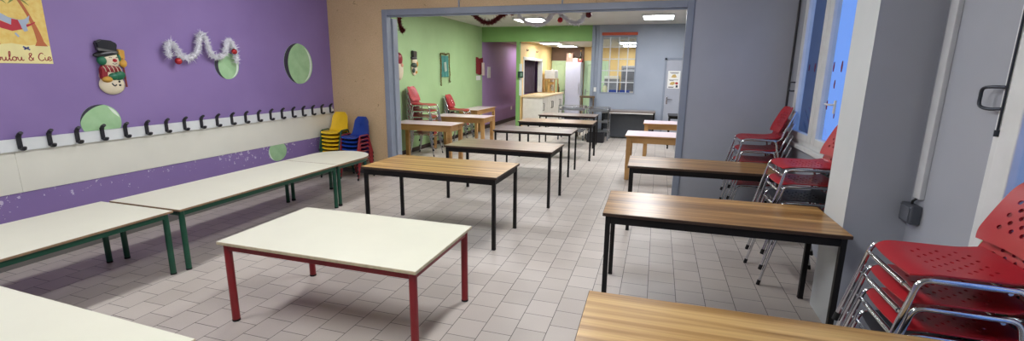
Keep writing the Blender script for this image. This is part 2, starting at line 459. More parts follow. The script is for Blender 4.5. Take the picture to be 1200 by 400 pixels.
def lever(root, y, z):
    m = MB(); m.box((-.038,y,z), (.016,.03,.12), .005); m.tube(fillet([(-.03,y,z+.02),(-.085,y,z+.02),(-.085,y+.11,z+.02)], .015), .009)
    m.build('handle', white_plastic, root)
lever(w1, 4.87, 1.44); 
lever(w2, 1.90, 1.62)
# espagnolette loop handles of the shutters
def loop(root, y, z, dz):
    m = MB(); m.tube(catmull([(-.02,y+.0,z),(-.045,y+.055,z-.004),(-.05,y+.105,z+.01),(-.05,y+.112,z+dz*.5),(-.05,y+.105,z+dz-.01),(-.045,y+.055,z+dz),(-.02,y,z+dz)], 6), .008)
    m.build('crank_handle', mat('dark_steel', (64,68,76), .35, .8), root)
loop(w2, 2.775, 1.575, .10)
loop(w1, 6.325, 1.535, .10)
m = MB(); m.tube([(-.022,2.765,1.47),(-.022,2.765,2.2)], .005); m.tube([(-.022,2.765,1.445),(-.022,2.765,1.475)], .011)
m.build('bolt_rod', MATS['dark_steel'], w2)
# dark red paper shapes stuck on the panes of the tall window
st_m = mat('dark_red_paper', (120,34,54), .7)
for k, (y, z, s) in enumerate([(5.93,1.80,.035),(5.73,1.80,.045),(5.165,1.80,.045),(4.96,1.80,.05),(5.08,1.64,.04),(5.02,1.88,.0),(5.20,1.44,.045),(4.97,1.36,.03),(5.22,1.42,.0)]):
    if s == 0: continue
    m = MB(); pts = [(-.3,-1),(.25,-.9),(.45,-.1),(.2,.9),(-.25,1),(-.45,.2)]
    m.prism([(y+a*s*.8, z+b_*s) for a, b_ in pts], lambda a, b_: (XR-.001,a,b_), lambda a, b_: (XR-.0035,a,b_))
    w_ = ['left pane, nearest the corner','left pane, right of the first one','right pane, upper left','right pane, upper right by the frame','right pane, middle','','right pane, lower left','right pane, lowest'][k]
    tag(m.build('window_sticker', st_m, smooth=0), 'small dark red paper sticker on the tall window, '+w_, 'sticker', 'red stickers on the window')
# ---- kitchen lattice window in the back wall
kw = sempty('window_3', (0,YB,0))
m = MB(); a, b_, z0, z1 = KW; fw = .035
m.span((a,-.012,z0),(a+fw,.05,z1),.003); m.span((b_-fw,-.012,z0),(b_,.05,z1),.003); m.span((a+fw,-.012,z0),(b_-fw,.05,z0+fw),.003); m.span((a+fw,-.012,z1-fw),(b_-fw,.05,z1),.003)
m.build('window_frame', frame_grey, kw)
m = MB()
for k in range(1,4): x = a+(b_-a)*k/4; m.span((x-.013,.0,z0+fw),(x+.013,.035,z1-fw),.002)
for k in range(1,5): z = z0+(z1-z0)*k/5; m.span((a+fw,.002,z-.013),(b_-fw,.033,z+.013),.002)
m.build('muntin_grid', mat('pale_grey_paint', (206,210,216), .5), kw)
m = MB(); m.span((a+.02,.016,z0+.02),(b_-.02,.020,z1-.02)); m.build('window_pane', glass, kw, smooth=0)
m = MB(); m.span((a+.0,YB-.055,2.70),(b_+.0,YB-.012,2.775),.008); o = tag(m.build('blind_box', mat('orange_red_fabric', (190,84,58), .7)), 'orange red rolled blind along the top of the lattice window', 'blind')
# ---- grey service door
d = sempty('door_1', (.18,YB,0))
m = MB(); m.span((0,-.03,.01),(.78,-.002,2.06),.003); m.build('door_leaf', mat('pale_grey_door_paint', (168,172,184), .45, var=.04), d)
m = MB(); m.span((-.055,-.02,0),(-.004,-.001,2.12),.003); m.span((.784,-.02,0),(.835,-.001,2.12),.003); m.span((-.055,-.02,2.066),(.835,-.001,2.12),.003); m.build('door_frame', frame_grey, d)
m = MB(); m.box((.06,-.035,1.03),(.035,.012,.2),.004); m.tube(fillet([(.06,-.04,1.06),(.06,-.085,1.06),(.19,-.085,1.055)],.02),.011); m.build('door_handle', chrome, d)
# notice on the door
n = thing('door_notice', 'white printed notice taped on the grey service door', 'notice', (.375,YB-.033,1.565))
m = MB(); m.span((-.15,-.003,-.225),(.15,0,.225)); m.build('paper', mat('white_paper', (236,236,232), .6, var=.02), n, smooth=0)
for z, x0, x1 in ((.185,-.11,.12),(.165,-.08,.1),(-.005,-.12,.11),(-.025,-.1,.0),(-.185,-.12,.02),(-.2,-.12,.0)):
    m = MB(); m.span((x0,-.005,z-.006),(x1,-.003,z+.006)); m.build('printed_line', mat('grey_ink', (90,92,96), .6), n, smooth=0)
m = MB(); m.prism([(-.07,.06),(-.03,.13),(.03,.14),(.07,.07),(.02,.05)], lambda x,z:(x,-.003,z), lambda x,z:(x,-.005,z)); m.build('printed_picture', mat('tan_ink', (206,176,104), .6), n, smooth=0)
m = MB(); m.prism([(-.1,-.12),(-.06,-.06),(.02,-.05),(.04,-.1),(-.02,-.14)], lambda x,z:(x,-.003,z), lambda x,z:(x,-.005,z))
m.build('printed_picture', mat('tan_ink', (206,176,104), .6), n, smooth=0)
m = MB(); m.prism([(.05,-.06),(.1,-.06),(.12,-.1),(.08,-.13),(.04,-.1)], lambda x,z:(x,-.003,z), lambda x,z:(x,-.005,z)); m.build('printed_picture', mat('red_ink', (178,44,44), .6), n, smooth=0)
m = MB(); m.span((.06,-.005,-.2),(.11,-.003,-.14)); m.build('printed_picture', mat('dark_ink', (50,54,66), .6), n, smooth=0)

# ------------------------------------------------------------------ lights
lampm = emis('warm_tube_light', (251,252,254), 27.5)
lampf = emis('white_panel_light', (252,253,255), 41)
lampk = emis('kitchen_panel_light', (252,252,252), 20)
def panel(x, y, z, sx, sy, m_, label, group):
    t = thing('ceiling_light', label, 'ceiling light', (x,y,z), 0, group)
    b = MB(); e = .03
    b.span((-sx/2-e,-sy/2-e,-.045),(-sx/2,sy/2+e,0),.004); b.span((sx/2,-sy/2-e,-.045),(sx/2+e,sy/2+e,0),.004)
    b.span((-sx/2,-sy/2-e,-.045),(sx/2,-sy/2,0),.004); b.span((-sx/2,sy/2,-.045),(sx/2,sy/2+e,0),.004)
    b.build('light_frame', white_paint, t)
    g = MB()
    if sx < .31 and sy > 1: g.prism([(sx/2*math.cos(a),-.045-.085*math.sin(a)) for a in [PI*k/12 for k in range(13)]], lambda a,c_:(a,-sy/2,c_), lambda a,c_:(a,sy/2,c_))
    else: g.span((-sx/2,-sy/2,-.038),(sx/2,sy/2,-.008))
    g.build('diffuser', m_, t)
lampr = emis('tube_light_right', (251,252,254), 37)
for x, y, n_ in ((-3.5,1.2,'over the front left tables'),(-3.5,4.3,'over the long white tables'),(-.9,1.2,'over the near wooden table'),(-.9,4.3,'over the middle of the front room')):
    panel(x, y, ZC, .3, 1.2, lampm if x < -2 else lampr, 'long ceiling light '+n_, 'front room ceiling lights')
panel(-3.02, 11.2, ZC, .66, .72, lampf, 'square white ceiling light on the left in the far room', 'far room ceiling lights')
panel(-.10, 11.15, ZC, .62, .78, lampf, 'square white ceiling light on the right in front of the lattice window', 'far room ceiling lights')
panel(-3.02, 8.6, ZC, .62, .62, lampf, 'square ceiling light over the near left of the far room', 'far room ceiling lights')
panel(-.10, 8.6, ZC, .62, .62, lampf, 'square ceiling light over the near right of the far room', 'far room ceiling lights')
panel(-3.25, 14.45, 2.62, .55, .8, lampk, 'nearer kitchen ceiling light behind the green header', 'kitchen ceiling lights')
panel(-3.05, 16.1, 2.62, .55, .8, lampk, 'farther kitchen ceiling light near the brown wall', 'kitchen ceiling lights')
panel(-.9, 14.45, 2.62, .55, .8, lampk, 'nearer ceiling light seen through the lattice window', 'kitchen ceiling lights')
panel(-.9, 16.1, 2.62, .55, .8, lampk, 'farther ceiling light seen through the lattice window', 'kitchen ceiling lights')
panel(-4.4, 16.2, 2.66, .3, .9, lampk, 'ceiling light in the purple corridor', 'corridor ceiling light')

# ------------------------------------------------------------------ tables
def table(name, label, cx, cy, rz, L, Wd, H, top, edge, legm, leg=.035, rnd=False, apr=.06, th=.024, group=None, inset=.02, apm=None, cat='table', caps=True):
    t = thing(name, label, cat, (cx,cy,0), rz, group)
    m = MB(); m.box((0,0,H-th/2),(L,Wd,th),.003,1,seg=1); m.box((0,0,H-.0007),(L-.006,Wd-.006,.0022),0,0)
    m.build('tabletop', [top, edge], t)
    m = MB(); zt = H-th; x1, y1 = L/2-inset-leg*.15, Wd/2-inset-leg*.15; ap = .022
    for s in (-1,1):
        m.span((-x1,s*y1-s*ap if s>0 else -y1,zt-apr),(x1,s*y1 if s>0 else -y1+ap,zt),.002)
        m.span((s*x1-ap if s>0 else -x1,-y1+ap,zt-apr),(s*x1 if s>0 else -x1+ap,y1-ap,zt),.002)
    m.build('apron', apm or legm, t)
    for sx in (-1,1):
        for sy in (-1,1):
            x, y = sx*(L/2-inset-leg/2), sy*(Wd/2-inset-leg/2)
            m = MB()
            if rnd: m.cyl((x,y,.008),(x,y,zt-.001),leg/2,seg=18)
            else: m.span((x-leg/2,y-leg/2,.008),(x+leg/2,y+leg/2,zt-.001),.003)
            l = m.build('leg', legm, t)
            if caps:
                k = MB()
                if rnd: k.lathe([(leg/2+.001,0),(leg/2+.001,.012),(leg/2,.014)],(x,y,0),18)
                else: k.span((x-leg/2-.001,y-leg/2-.001,0),(x+leg/2+.001,y+leg/2+.001,.014),.003)
                k.build('foot_cap', black_rubber, l)
    return t
table('wooden_table', 'wooden topped table with black legs, right side, nearest the camera', .535,1.615,.012, 1.53,.74,.745, oakl, dark_edge, black_steel)
table('wooden_table', 'striped wooden table with black legs beside the light grey pillar', .455,3.57,.012, 1.545,.68,.74, zebra, dark_edge, black_steel)
table('wooden_table', 'striped wooden table on the right just in front of the grey partition', .50,5.40,.02, 1.52,.66,.74, zebra, dark_edge, black_steel)
table('wooden_table', 'striped wooden table with black legs right behind the red legged table', -2.14,4.40,-.01, 1.50,.76,.74, oakl, dark_edge, black_steel)
table('wooden_table', 'brown topped black table standing just inside the wide opening', -1.95,5.98,-.02, 1.50,.74,.74, walnut, dark_edge, black_steel)
table('wooden_table', 'thin dark topped table, second in the middle row past the opening', -1.98,7.83,.0, 1.36,.72,.74, dusk, dark_edge, black_steel, .03, apr=.025)
table('wooden_table', 'yellowish brown table, third in the middle row past the opening', -1.92,9.40,.0, 1.52,.74,.74, walnut, dark_edge, black_steel)
table('wooden_table', 'thin dark table at the far end of the middle row before the trolleys', -1.98,10.98,.0, 1.34,.72,.74, dusk, dark_edge, black_steel, .03, apr=.025)
B = dict(leg=.07, apr=.10, th=.022, caps=False, inset=.025)
table('beech_table', 'beech table with pale top on the right, nearest behind the grey jamb', .18,7.95,0, 1.26,.72,.74, lilac_lam, beech, beech, **B)
table('beech_table', 'beech table with pale top on the right, farther one by the service door', .40,9.97,0, 1.26,.70,.74, lilac_lam, beech, beech, **B)
table('beech_table', 'beech table with pale top by the green wall, nearest the opening', -4.20,8.03,0, 1.28,.62,.74, lilac_lam, beech, beech, **B)
table('beech_table', 'beech table with pale top by the green wall, middle one', -4.15,9.66,0, 1.28,.70,.74, lilac_lam, beech, beech, **B)
table('beech_table', 'beech table with pale top, last along the green wall', -4.66,11.85,PI/2, 1.45,.56,.74, lilac_lam, beech, beech, **B)
table('low_table', 'low white table with red round legs in the middle of the floor', -1.995,2.625,0, 1.49,.855,.59, white_lam, pale_ply, red_steel, .05, True, .045, th=.021)
table('low_table', 'low white table cut off at the bottom left corner of the photo', -2.62,.93,-.035, 1.60,.80,.59, white_lam, pale_ply, red_steel, .05, True, .045, th=.021)
table('low_table', 'long low white table with green legs along the left edge of the photo', -4.215,1.68,PI/2, 2.03,.86,.555, white_lam, ply_edge, green_steel, .045, True, .045, th=.018)
table('low_table', 'long low white table with green legs below the coat hooks, before the rounded one', -4.175,3.755,PI/2, 2.06,.84,.555, white_lam, ply_edge, green_steel, .045, True, .045, th=.018)
# half-round low table closing the row
t = thing('round_end_table', 'low white table with rounded end and green legs by the stacked yellow chairs', 'table', (-4.18,4.79,0))
R = .42; poly = [(-R,.004),(R,.004),(R,.52)] + [(R*math.cos(a), .52+R*.98*math.sin(a)) for a in [PI*k/24 for k in range(1,24)]] + [(-R,.52)]
m = MB(); m.prism(poly, lambda x,y:(x,y,.531), lambda x,y:(x,y,.5545), 1)
inn = [(x*.993, .004+(y-.002)*.993) for x, y in poly]; m.prism(inn, lambda x,y:(x,y,.55), lambda x,y:(x,y,.555), 0)
m.build('tabletop', [white_lam, ply_edge], t)
inn = [(x*.93, .03+y*.94) for x, y in poly]
m = MB(); m.tube([(x,y,.508) for x, y in inn], .022, 6, True, flat=(.5,.5,1)); m.build('apron', green_steel, t)
for x, y in ((-.37,.05),(.37,.05),(.30,.72),(-.30,.72)):
    m = MB(); m.cyl((x,y,.008),(x,y,.53),.0225,seg=18); l = m.build('leg', green_steel, t)
    m = MB(); m.lathe([(.0255,0),(.0255,.022),(.0225,.028)],(x,y,0),18); m.build('foot_cap', black_rubber, l)
# serving bench by the back wall
t = thing('serving_counter', 'dark serving table with grey modesty panel against the blue grey back wall', 'table', (-.70,12.70,0))
m = MB(); m.box((0,0,.735),(1.36,.56,.03),.004); m.build('tabletop', dusk, t)
m = MB(); m.span((-.66,-.272,.68),(.63,-.25,.718),.003); m.build('front_strip', mat('pale_front_strip', (206,204,200), .4), t)
m = MB(); m.span((-.62,-.02,.03),(.62,0,.715),.003); m.build('modesty_panel', mat('dark_grey_panel', (74,78,84), .45), t)
for sx in (-1,1):
    for sy in (-1,1):
        m = MB(); m.span((sx*.645-.022,sy*.245-.022,0),(sx*.645+.022,sy*.245+.022,.718),.003); m.build('leg', black_steel, t)
t = table('side_table', 'small black side table half hidden behind the farther pale beech table', .62,11.55,0, .7,.6,.78, black_pl, black_pl, black_steel, .035)

# ------------------------------------------------------------------ stackable red chairs (front = -x)
YS = .222; RZ = .44
def chair_proto(seat_m, back_m, name, label):
    root = thing(name, label, 'chair')
    def fm_seat(u, v):
        w = .205
        if v < .16: w *= 1-.17*((.16-v)/.16)**2.4
        if v > .8: w *= 1-.10*((v-.8)/.2)**2
        fx = -.200+.405*v - .010*(1-u*u)*(1-v)**2
        z = RZ+.024 - .012*(1-u*u)*math.sin(PI*min(1,v*1.1)) - .022*max(0,(.22-v)/.22)**2 + .02*max(0,(v-.75)/.25)**2
        return (fx, u*w, z)
    m = MB(); m.sheet(13, 12, fm_seat, lambda i, j: (.66,.46) if (2<=i<=10 and 3<=j<=9 and (i+j)%2==0) else None, .007)
    m.build('seat', seat_m, root)
    def fm_back(u, v):
        w = .205*(1-.10*v)
        if v > .72: w *= (1-((v-.72)/.28)**2.6*.22)
        if v < .2: w *= (1-((.2-v)/.2)**2*.12)
        vv = v - .07*v**6*math.exp(-(u/.16)**2)
        x = .196+.095*vv+.028*vv*vv - .026*u*u + .008
        return (x, u*w, RZ+.082+.290*vv)
    m = MB(); m.sheet(13, 10, fm_back, lambda i, j: (.74,.70) if (2<=i<=10 and 2<=j<=7 and (i+j)%2==0) else None, .007)
    m.build('backrest', back_m, root)
    for s in (-1,1):
        y0, y1 = s*YS, s*(YS+.012)
        ff, fr = Vector((-.285,y1,.012)), Vector((.245,y1,.012))
        rf, rr = Vector((-.185,y0,RZ)), Vector((.15,y0,RZ))
        pf, pr = ff.lerp(rf,.82), fr.lerp(rr,.82)
        m = MB(); m.tube([pf]+fillet([pf,rf,rr,pr],.055,7)[1:-1]+[pr], .0115, 12); m.build('side_rail', chrome, root)
        for a, b_ in ((ff,pf),(fr,pr)):
            m = MB(); m.cyl(a,b_,.0115,seg=12); l = m.build('leg', chrome, root)
            d = (b_-a).normalized(); k = MB(); k.cyl(a-d*.012,a+d*.03,.014,seg=12); k.build('foot_cap', black_rubber, l)
        ys_ = s*(YS-.019)
        ys_ = s*.204; p = fillet([(-.02,ys_,RZ-.006),(.205,ys_,RZ+.002),(.228,s*.206,RZ+.09),(.322,s*.194,RZ+.335)],.06,6)
        m = MB(); m.tube(p, .0095, 10); m.build('back_post', chrome, root)
    for x, z in ((-.2,RZ-.052),(.10,RZ-.012)):
        m = MB(); m.cyl((x,-YS-.002,z),(x,YS+.002,z),.009,seg=10); m.cyl((x,-.15,z),(x,.15,z),.0125,seg=12); m.build('crossbar', chrome, root)
    return root
protos = {}
def stack(x, y, rz, dz, cols, where, group, name='stacking_chair'):
    n = len(cols); z = 0
    order = {0:'lowest',n-1:'topmost'}
    ordw = ['second','third','fourth','fifth']
    for k, (cname, sm) in enumerate(cols):
        pos = order.get(k) or ordw[k-1]+' from bottom'
        lab = f'{cname} chrome-framed chair, {pos} in the stack {where}'
        if cname not in protos: o = protos[cname] = chair_proto(sm, sm, name, lab)
        else: o = copy_tree(protos[cname])
        o.name = name; o.location = (x, y, k*dz); o.rotation_euler = (0,0,rz)
        o['label'] = lab; o['group'] = group
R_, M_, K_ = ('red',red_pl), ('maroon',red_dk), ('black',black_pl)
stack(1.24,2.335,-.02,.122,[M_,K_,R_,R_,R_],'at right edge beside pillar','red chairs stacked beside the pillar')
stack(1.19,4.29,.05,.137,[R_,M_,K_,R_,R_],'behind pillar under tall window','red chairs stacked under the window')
stack(1.155,6.04,.03,.137,[R_,R_,R_,R_,R_],'in corner by grey partition','red chairs stacked in the grey corner')
stack(-4.575,8.64,PI+.06,.118,[R_]*6,'by green wall nearest opening','red chairs stacked by the green wall')
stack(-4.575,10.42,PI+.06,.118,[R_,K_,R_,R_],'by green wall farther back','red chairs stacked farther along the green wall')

# ------------------------------------------------------------------ children's chairs (front = -x)
def kid_proto(pl, st, name, label):
    root = thing(name, label, 'chair')
    prof = catmull([(-.165,0,.275),(-.135,0,.297),(-.05,0,.298),(.05,0,.292),(.115,0,.305),(.150,0,.355),(.178,0,.45),(.205,0,.56),(.212,0,.60)], 6)
    cum = [0]
    for a, b_ in zip(prof, prof[1:]): cum.append(cum[-1]+(b_-a).length)
    def at(v):
        d = v*cum[-1]
        for k in range(len(prof)-1):
            if d <= cum[k+1]+1e-9: return prof[k].lerp(prof[k+1], (d-cum[k])/(cum[k+1]-cum[k]))
        return prof[-1]
    def fm(u, v):
        p = at(v); w = .158 - .03*max(0,(v-.45)/.55)
        if v > .84: w *= (1-((v-.84)/.16)**2.2*.38)
        if v < .08: w *= 1-.12*((.08-v)/.08)**2
        b_ = .022*u*u*(1 if v < .5 else 1-.2*(v-.5))
        return (p.x - (b_ if v > .45 else 0)*1.2, u*w, p.z + (b_*.6 if v <= .45 else b_*.6*max(0,1-(v-.45)/.15)))
    m = MB(); m.sheet(11, 22, fm, lambda i, j: 'skip' if (4<=i<=6 and j in (16,17)) else None, .005); m.build('seat_shell', pl, root)
    for s in (-1,1):
        y = s*.172
        ff, fr = Vector((-.20,y,.012)), Vector((.20,y,.012)); rf, rr = Vector((-.105,y,.325)), Vector((.105,y,.325))
        pf, pr = ff.lerp(rf,.7), fr.lerp(rr,.7)
        m = MB(); m.tube([pf]+fillet([pf,rf,rr,pr],.045,6)[1:-1]+[pr], .011, 10); m.build('side_rail', st, root)
        for a, b_ in ((ff,pf),(fr,pr)):
            m = MB(); m.cyl(a,b_,.011,seg=10); l = m.build('leg', st, root)
            d = (b_-a).normalized(); k = MB(); k.cyl(a-d*.012,a+d*.025,.0135,seg=10); k.build('foot_cap', black_rubber, l)
    for x in (-.07,.07):
        m = MB(); m.cyl((x,-.172,.28),(x,.172,.28),.008,seg=8); m.build('crossbar', st, root)
    return root
def kstack(x, y, rz, n, pl, st, cname, where, name):
    p = None
    for k in range(n):
        pos = 'lowest' if k == 0 else 'topmost' if k == n-1 else ['second','third','fourth','fifth','sixth','seventh'][k-1]+' from bottom'
        lab = f"{cname}, {pos} in the stack {where}"
        o = p = kid_proto(pl, st, name, lab) if p is None else copy_tree(p)
        o.location = (x,y,k*.063); o.rotation_euler = (0,0,rz); o['label'] = lab; o['group'] = cname.split(' with')[0]+'s stacked in the corner'; o.name = name
kstack(-4.97,6.30,PI/2+.10,8,yellow_pl,green_steel,"yellow child's chair with green frame",'by coat rack','childs_chair')
kstack(-4.59,6.30,PI/2-.06,7,blue_pl,red_steel,"blue child's chair with red frame",'by beige wall','childs_chair')

# ------------------------------------------------------------------ left wall: coat rack, bubbles, poster, plaques, garland
t = thing('coat_rack', 'long white coat rack board with black hooks on the purple wall', 'coat rack', (XL,0,0))
m = MB(); m.span((.008,-1.4,1.005),(.028,6.56,1.112),.003); m.build('board', white_paint, t)
hk = None
for k in range(-8,20):
    y = 2.49 + .2105*k
    if y < 1.5: continue
    if hk is None:
        m = MB(); m.box((.036,0,1.083),(.016,.034,.118),.004)
        m.tube(catmull([(.040,0,1.034),(.060,0,1.024),(.082,0,1.028),(.092,0,1.046)],5),[.017]*11+[.016]*4+[.013],8,flat=(1,1.1,.8))
        m.tube(catmull([(.040,0,1.12),(.048,0,1.145),(.066,0,1.158),(.082,0,1.168)],5),[.016]*12+[.015]*4,8,flat=(1,1.1,.9))
        hk = m.build('hook', black_pl, t); o = hk
    else:
        o = hk.copy(); C.objects.link(o); o.parent = t
    o.location = (0,y,0)
# painted bubbles
def disc(y, z, ry, rz_, label, clip=None):
    t = thing('painted_bubble', label, 'wall decal', (XL,y,z), 0, 'green bubbles on the purple wall')
    def ok(a, b_): return (a, max(b_, clip-z) if clip else b_)
    N = 48; P = [ok(ry*math.cos(2*PI*k/N), rz_*math.sin(2*PI*k/N)) for k in range(N)]
    x1 = .004
    m = MB(); m.prism(P, lambda a,b_:(0,a,b_), lambda a,b_:(x1,a,b_)); m.build('bubble', dec_green, t, smooth=0)
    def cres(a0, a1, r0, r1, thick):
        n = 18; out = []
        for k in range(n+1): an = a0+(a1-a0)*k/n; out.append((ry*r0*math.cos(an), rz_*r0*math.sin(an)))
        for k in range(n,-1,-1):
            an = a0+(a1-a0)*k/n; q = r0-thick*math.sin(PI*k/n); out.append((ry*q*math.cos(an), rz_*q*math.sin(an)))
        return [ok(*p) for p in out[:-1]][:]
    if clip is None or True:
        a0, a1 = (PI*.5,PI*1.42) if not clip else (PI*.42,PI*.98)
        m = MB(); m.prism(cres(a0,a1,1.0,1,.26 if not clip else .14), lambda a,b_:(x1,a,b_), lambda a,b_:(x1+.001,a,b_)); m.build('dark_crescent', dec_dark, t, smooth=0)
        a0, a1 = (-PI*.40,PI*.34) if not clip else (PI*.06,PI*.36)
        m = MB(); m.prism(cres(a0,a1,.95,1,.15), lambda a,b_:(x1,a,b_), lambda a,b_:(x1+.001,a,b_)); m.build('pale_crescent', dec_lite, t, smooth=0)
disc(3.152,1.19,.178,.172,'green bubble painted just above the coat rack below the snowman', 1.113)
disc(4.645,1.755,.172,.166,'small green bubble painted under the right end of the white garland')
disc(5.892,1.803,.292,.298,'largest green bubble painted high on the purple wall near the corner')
# bubble on the lower purple band
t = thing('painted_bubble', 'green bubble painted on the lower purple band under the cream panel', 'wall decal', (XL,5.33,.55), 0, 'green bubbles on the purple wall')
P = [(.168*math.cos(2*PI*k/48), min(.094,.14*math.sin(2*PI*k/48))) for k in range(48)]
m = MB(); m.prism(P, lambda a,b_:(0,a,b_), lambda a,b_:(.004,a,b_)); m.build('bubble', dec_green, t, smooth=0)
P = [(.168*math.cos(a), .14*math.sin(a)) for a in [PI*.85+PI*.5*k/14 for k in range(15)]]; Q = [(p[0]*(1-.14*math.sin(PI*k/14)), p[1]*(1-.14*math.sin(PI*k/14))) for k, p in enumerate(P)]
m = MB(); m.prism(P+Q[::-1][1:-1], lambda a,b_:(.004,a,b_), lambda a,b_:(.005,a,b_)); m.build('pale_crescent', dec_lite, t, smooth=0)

# poster
pt = thing('poster', 'yellow illustrated poster with palm trees and red handwriting, upper left', 'poster', (XL,2.640,2.06))
def flat(poly, name, m_, d0=.003, d1=.004):
    m = MB(); m.prism(poly, lambda a,b_:(d0,a,b_), lambda a,b_:(d1,a,b_)); return m.build(name, m_, pt, smooth=0)
PW = .212
m = MB(); m.span((0,-PW,-.316),(.003,PW,.33)); m.build('paper', mat('yellow_poster_paper', (232,206,120), .55, var=.1, scale=26, col2=(226,190,98)), pt, smooth=0)
flat([(-PW+.001,-.315),(PW-.001,-.315),(PW-.001,-.16),(.14,-.15),(.05,-.165),(-.05,-.15),(-.14,-.165),(-PW+.001,-.155)], 'sand', mat('pale_sand_ink', (236,224,160), .55))
trunk_i = mat('rust_trunk_ink', (190,104,58), .55); leaf_i = mat('olive_leaf_ink', (132,140,66), .55)
for bx, lean in ((.150,-.105),(-.165,.06)):
    pts = [(bx+lean*(k/10)**1.7, -.165+.39*k/10) for k in range(11)]
    hw = [.036*(1-.55*min(1,k/6))*(1.25 if k==0 else .75) for k in range(11)]
    flat([(x-h,y) for (x,y),h in zip(pts,hw)]+[(x+h,y) for (x,y),h in zip(pts,hw)][::-1], 'palm_trunk', trunk_i, .004, .005)
    tx, ty = pts[-1]
    for a in (-.35,.25,.9,1.7,2.4,3.0,3.5):
        sc_ = .075 if a not in (1.7,) else .06
        e = [(tx+sc_*q*math.cos(a), ty+sc_*q*math.sin(a)-.03*q*q) for q in (0,.33,.66,1)]
        up = [(x,y+.011*(1-abs(2*q-1))+.002) for (x,y),q in zip(e,(0,.33,.66,1))]; dn = [(x,y-.011*(1-abs(2*q-1))) for (x,y),q in zip(e,(0,.33,.66,1))]
        flat(up+dn[::-1], 'palm_leaf', leaf_i, .0052, .006)
flat([(.135,.03),(.10,.005),(.04,-.03),(-.03,-.05),(-.10,-.03),(-.15,.03),(-.155,.06),(-.10,.03),(-.03,.0),(.04,.0),(.10,.02),(.135,.04)], 'hammock', mat('red_hammock_ink', (184,40,54), .55), .0055, .0065)
flat([(.105,.09),(.09,.03),(.07,.01),(.075,-.04),(.05,-.05),(.03,-.005),(-.03,.0),(-.09,.03),(-.14,.07),(-.16,.10),(-.10,.10),(-.04,.06),(.03,.045),(.07,.055)], 'blanket', mat('blue_grey_ink', (168,182,200), .55), .006, .007)
flat([(.02,.045),(-.02,.05),(-.03,.0),(.02,-.03),(.035,-.01)], 'blanket_patch', MATS['red_hammock_ink'], .007, .0075)
flat([(-.02,-.07),(.0,-.10),(.012,-.09),(-.008,-.06)], 'blanket_end', MATS['blue_grey_ink'], .006, .007)
for a, b_ in (((.02,-.175),(.065,-.20)),((.025,-.198),(.06,-.178))):
    v = Vector((b_[0]-a[0],b_[1]-a[1])).normalized()*.006; w_ = Vector((-v.y,v.x))
    flat([(a[0]+w_.x,a[1]+w_.y),(a[0]-w_.x,a[1]-w_.y),(b_[0]-w_.x,b_[1]-w_.y),(b_[0]+w_.x,b_[1]+w_.y)], 'sandal', mat('dark_blue_ink', (66,72,136), .55), .0042, .005)
# handwriting: Loulou & Cie
ink = mat('dark_red_ink', (150,36,44), .55)
G = {'L':[[(.0,.62),(.12,.95),(.22,.9),(.14,.5),(.06,.05),(.0,.0),(.05,-.02),(.25,.05),(.4,.1)]],
 'o':[[(.22,.4),(.06,.34),(.0,.15),(.1,0),(.26,.06),(.3,.28),(.2,.4),(.26,.33),(.42,.34)]],
 'u':[[(.0,.38),(.03,.1),(.12,.0),(.24,.12),(.29,.38),(.29,.1),(.36,.0),(.46,.1)]],
 'l':[[(.0,.1),(.14,.5),(.2,.88),(.13,.95),(.08,.7),(.08,.2),(.14,.0),(.26,.1)]],
 '&':[[(.42,.02),(.16,.5),(.14,.72),(.24,.8),(.32,.68),(.08,.28),(.08,.08),(.2,.0),(.36,.15),(.42,.34)]],
 'C':[[(.42,.72),(.3,.84),(.12,.7),(.0,.35),(.08,.06),(.26,.0),(.44,.14)]],
 'i':[[(.0,.36),(.02,.08),(.1,.0),(.2,.1)],[(.02,.56),(.04,.58)]],
 'e':[[(.0,.16),(.2,.22),(.22,.36),(.1,.4),(.0,.2),(.08,.0),(.22,.02),(.32,.14)]]}
m = MB(); x = -.205; S = .090
for ch in 'Loulou & Cie':
    if ch == ' ': x += .028; continue
    for strk in G[ch]:
        m.tube([(.0048, x+a*S*.98, -.295+b_*S*.85+.02*(x+.2)) for a, b_, _ in catmull([(p[0],p[1],0) for p in strk],5)], .0038, 6, flat=(.3,1,1))
    x += S*{'L':.42,'o':.40,'u':.46,'l':.27,'&':.5,'C':.5,'i':.22,'e':.34}[ch]
m.build('handwriting', ink, pt)

# snowman plaque
s = thing('snowman_plaque', 'painted relief snowman plaque with black top hat hanging on the purple wall', 'wall decoration', (XL,3.305,1.715))
k_hat = mat('black_glazed', (26,26,30), .3, coat=.4); k_wh = mat('cream_glazed', (222,210,182), .4); k_red = mat('deep_red_glazed', (140,28,40), .4); k_gr = mat('green_glazed', (22,104,72), .4); k_y = mat('mustard_glazed', (206,156,60), .4)
m = MB(); m.ell((.012,-.01,-.165),(.034,.118,.098)); m.ell((.012,-.005,-.08),(.032,.11,.09)); m.build('body', k_wh, s)
m = MB(); m.ell((.02,.0,.075),(.034,.088,.085)); m.build('head', k_wh, s)
rt = Matrix.Rotation(.18,4,'X')
m = MB(); m.ell((.026,-.03,.135),(.034,.118,.034),rot=rt); m.prism([(-.105,.155),(.05,.125),(.075,.235),(.02,.262),(-.07,.268),(-.118,.245)], lambda a,b_:(.004,a,b_), lambda a,b_:(.052,a,b_), bev=.01)
m.build('top_hat', k_hat, s)
m = MB(); m.prism([(-.108,.165),(.055,.137),(.06,.16),(-.110,.188)], lambda a,b_:(.03,a,b_), lambda a,b_:(.056,a,b_)); m.build('hat_band', mat('grey_band', (90,90,88), .5), s)
m = MB(); m.ell((.03,-.078,.068),(.03,.042,.044)); m.build('ear_muff', k_gr, s)
m = MB(); m.ell((.026,.078,.095),(.022,.02,.04)); m.build('ear_muff', k_gr, s)
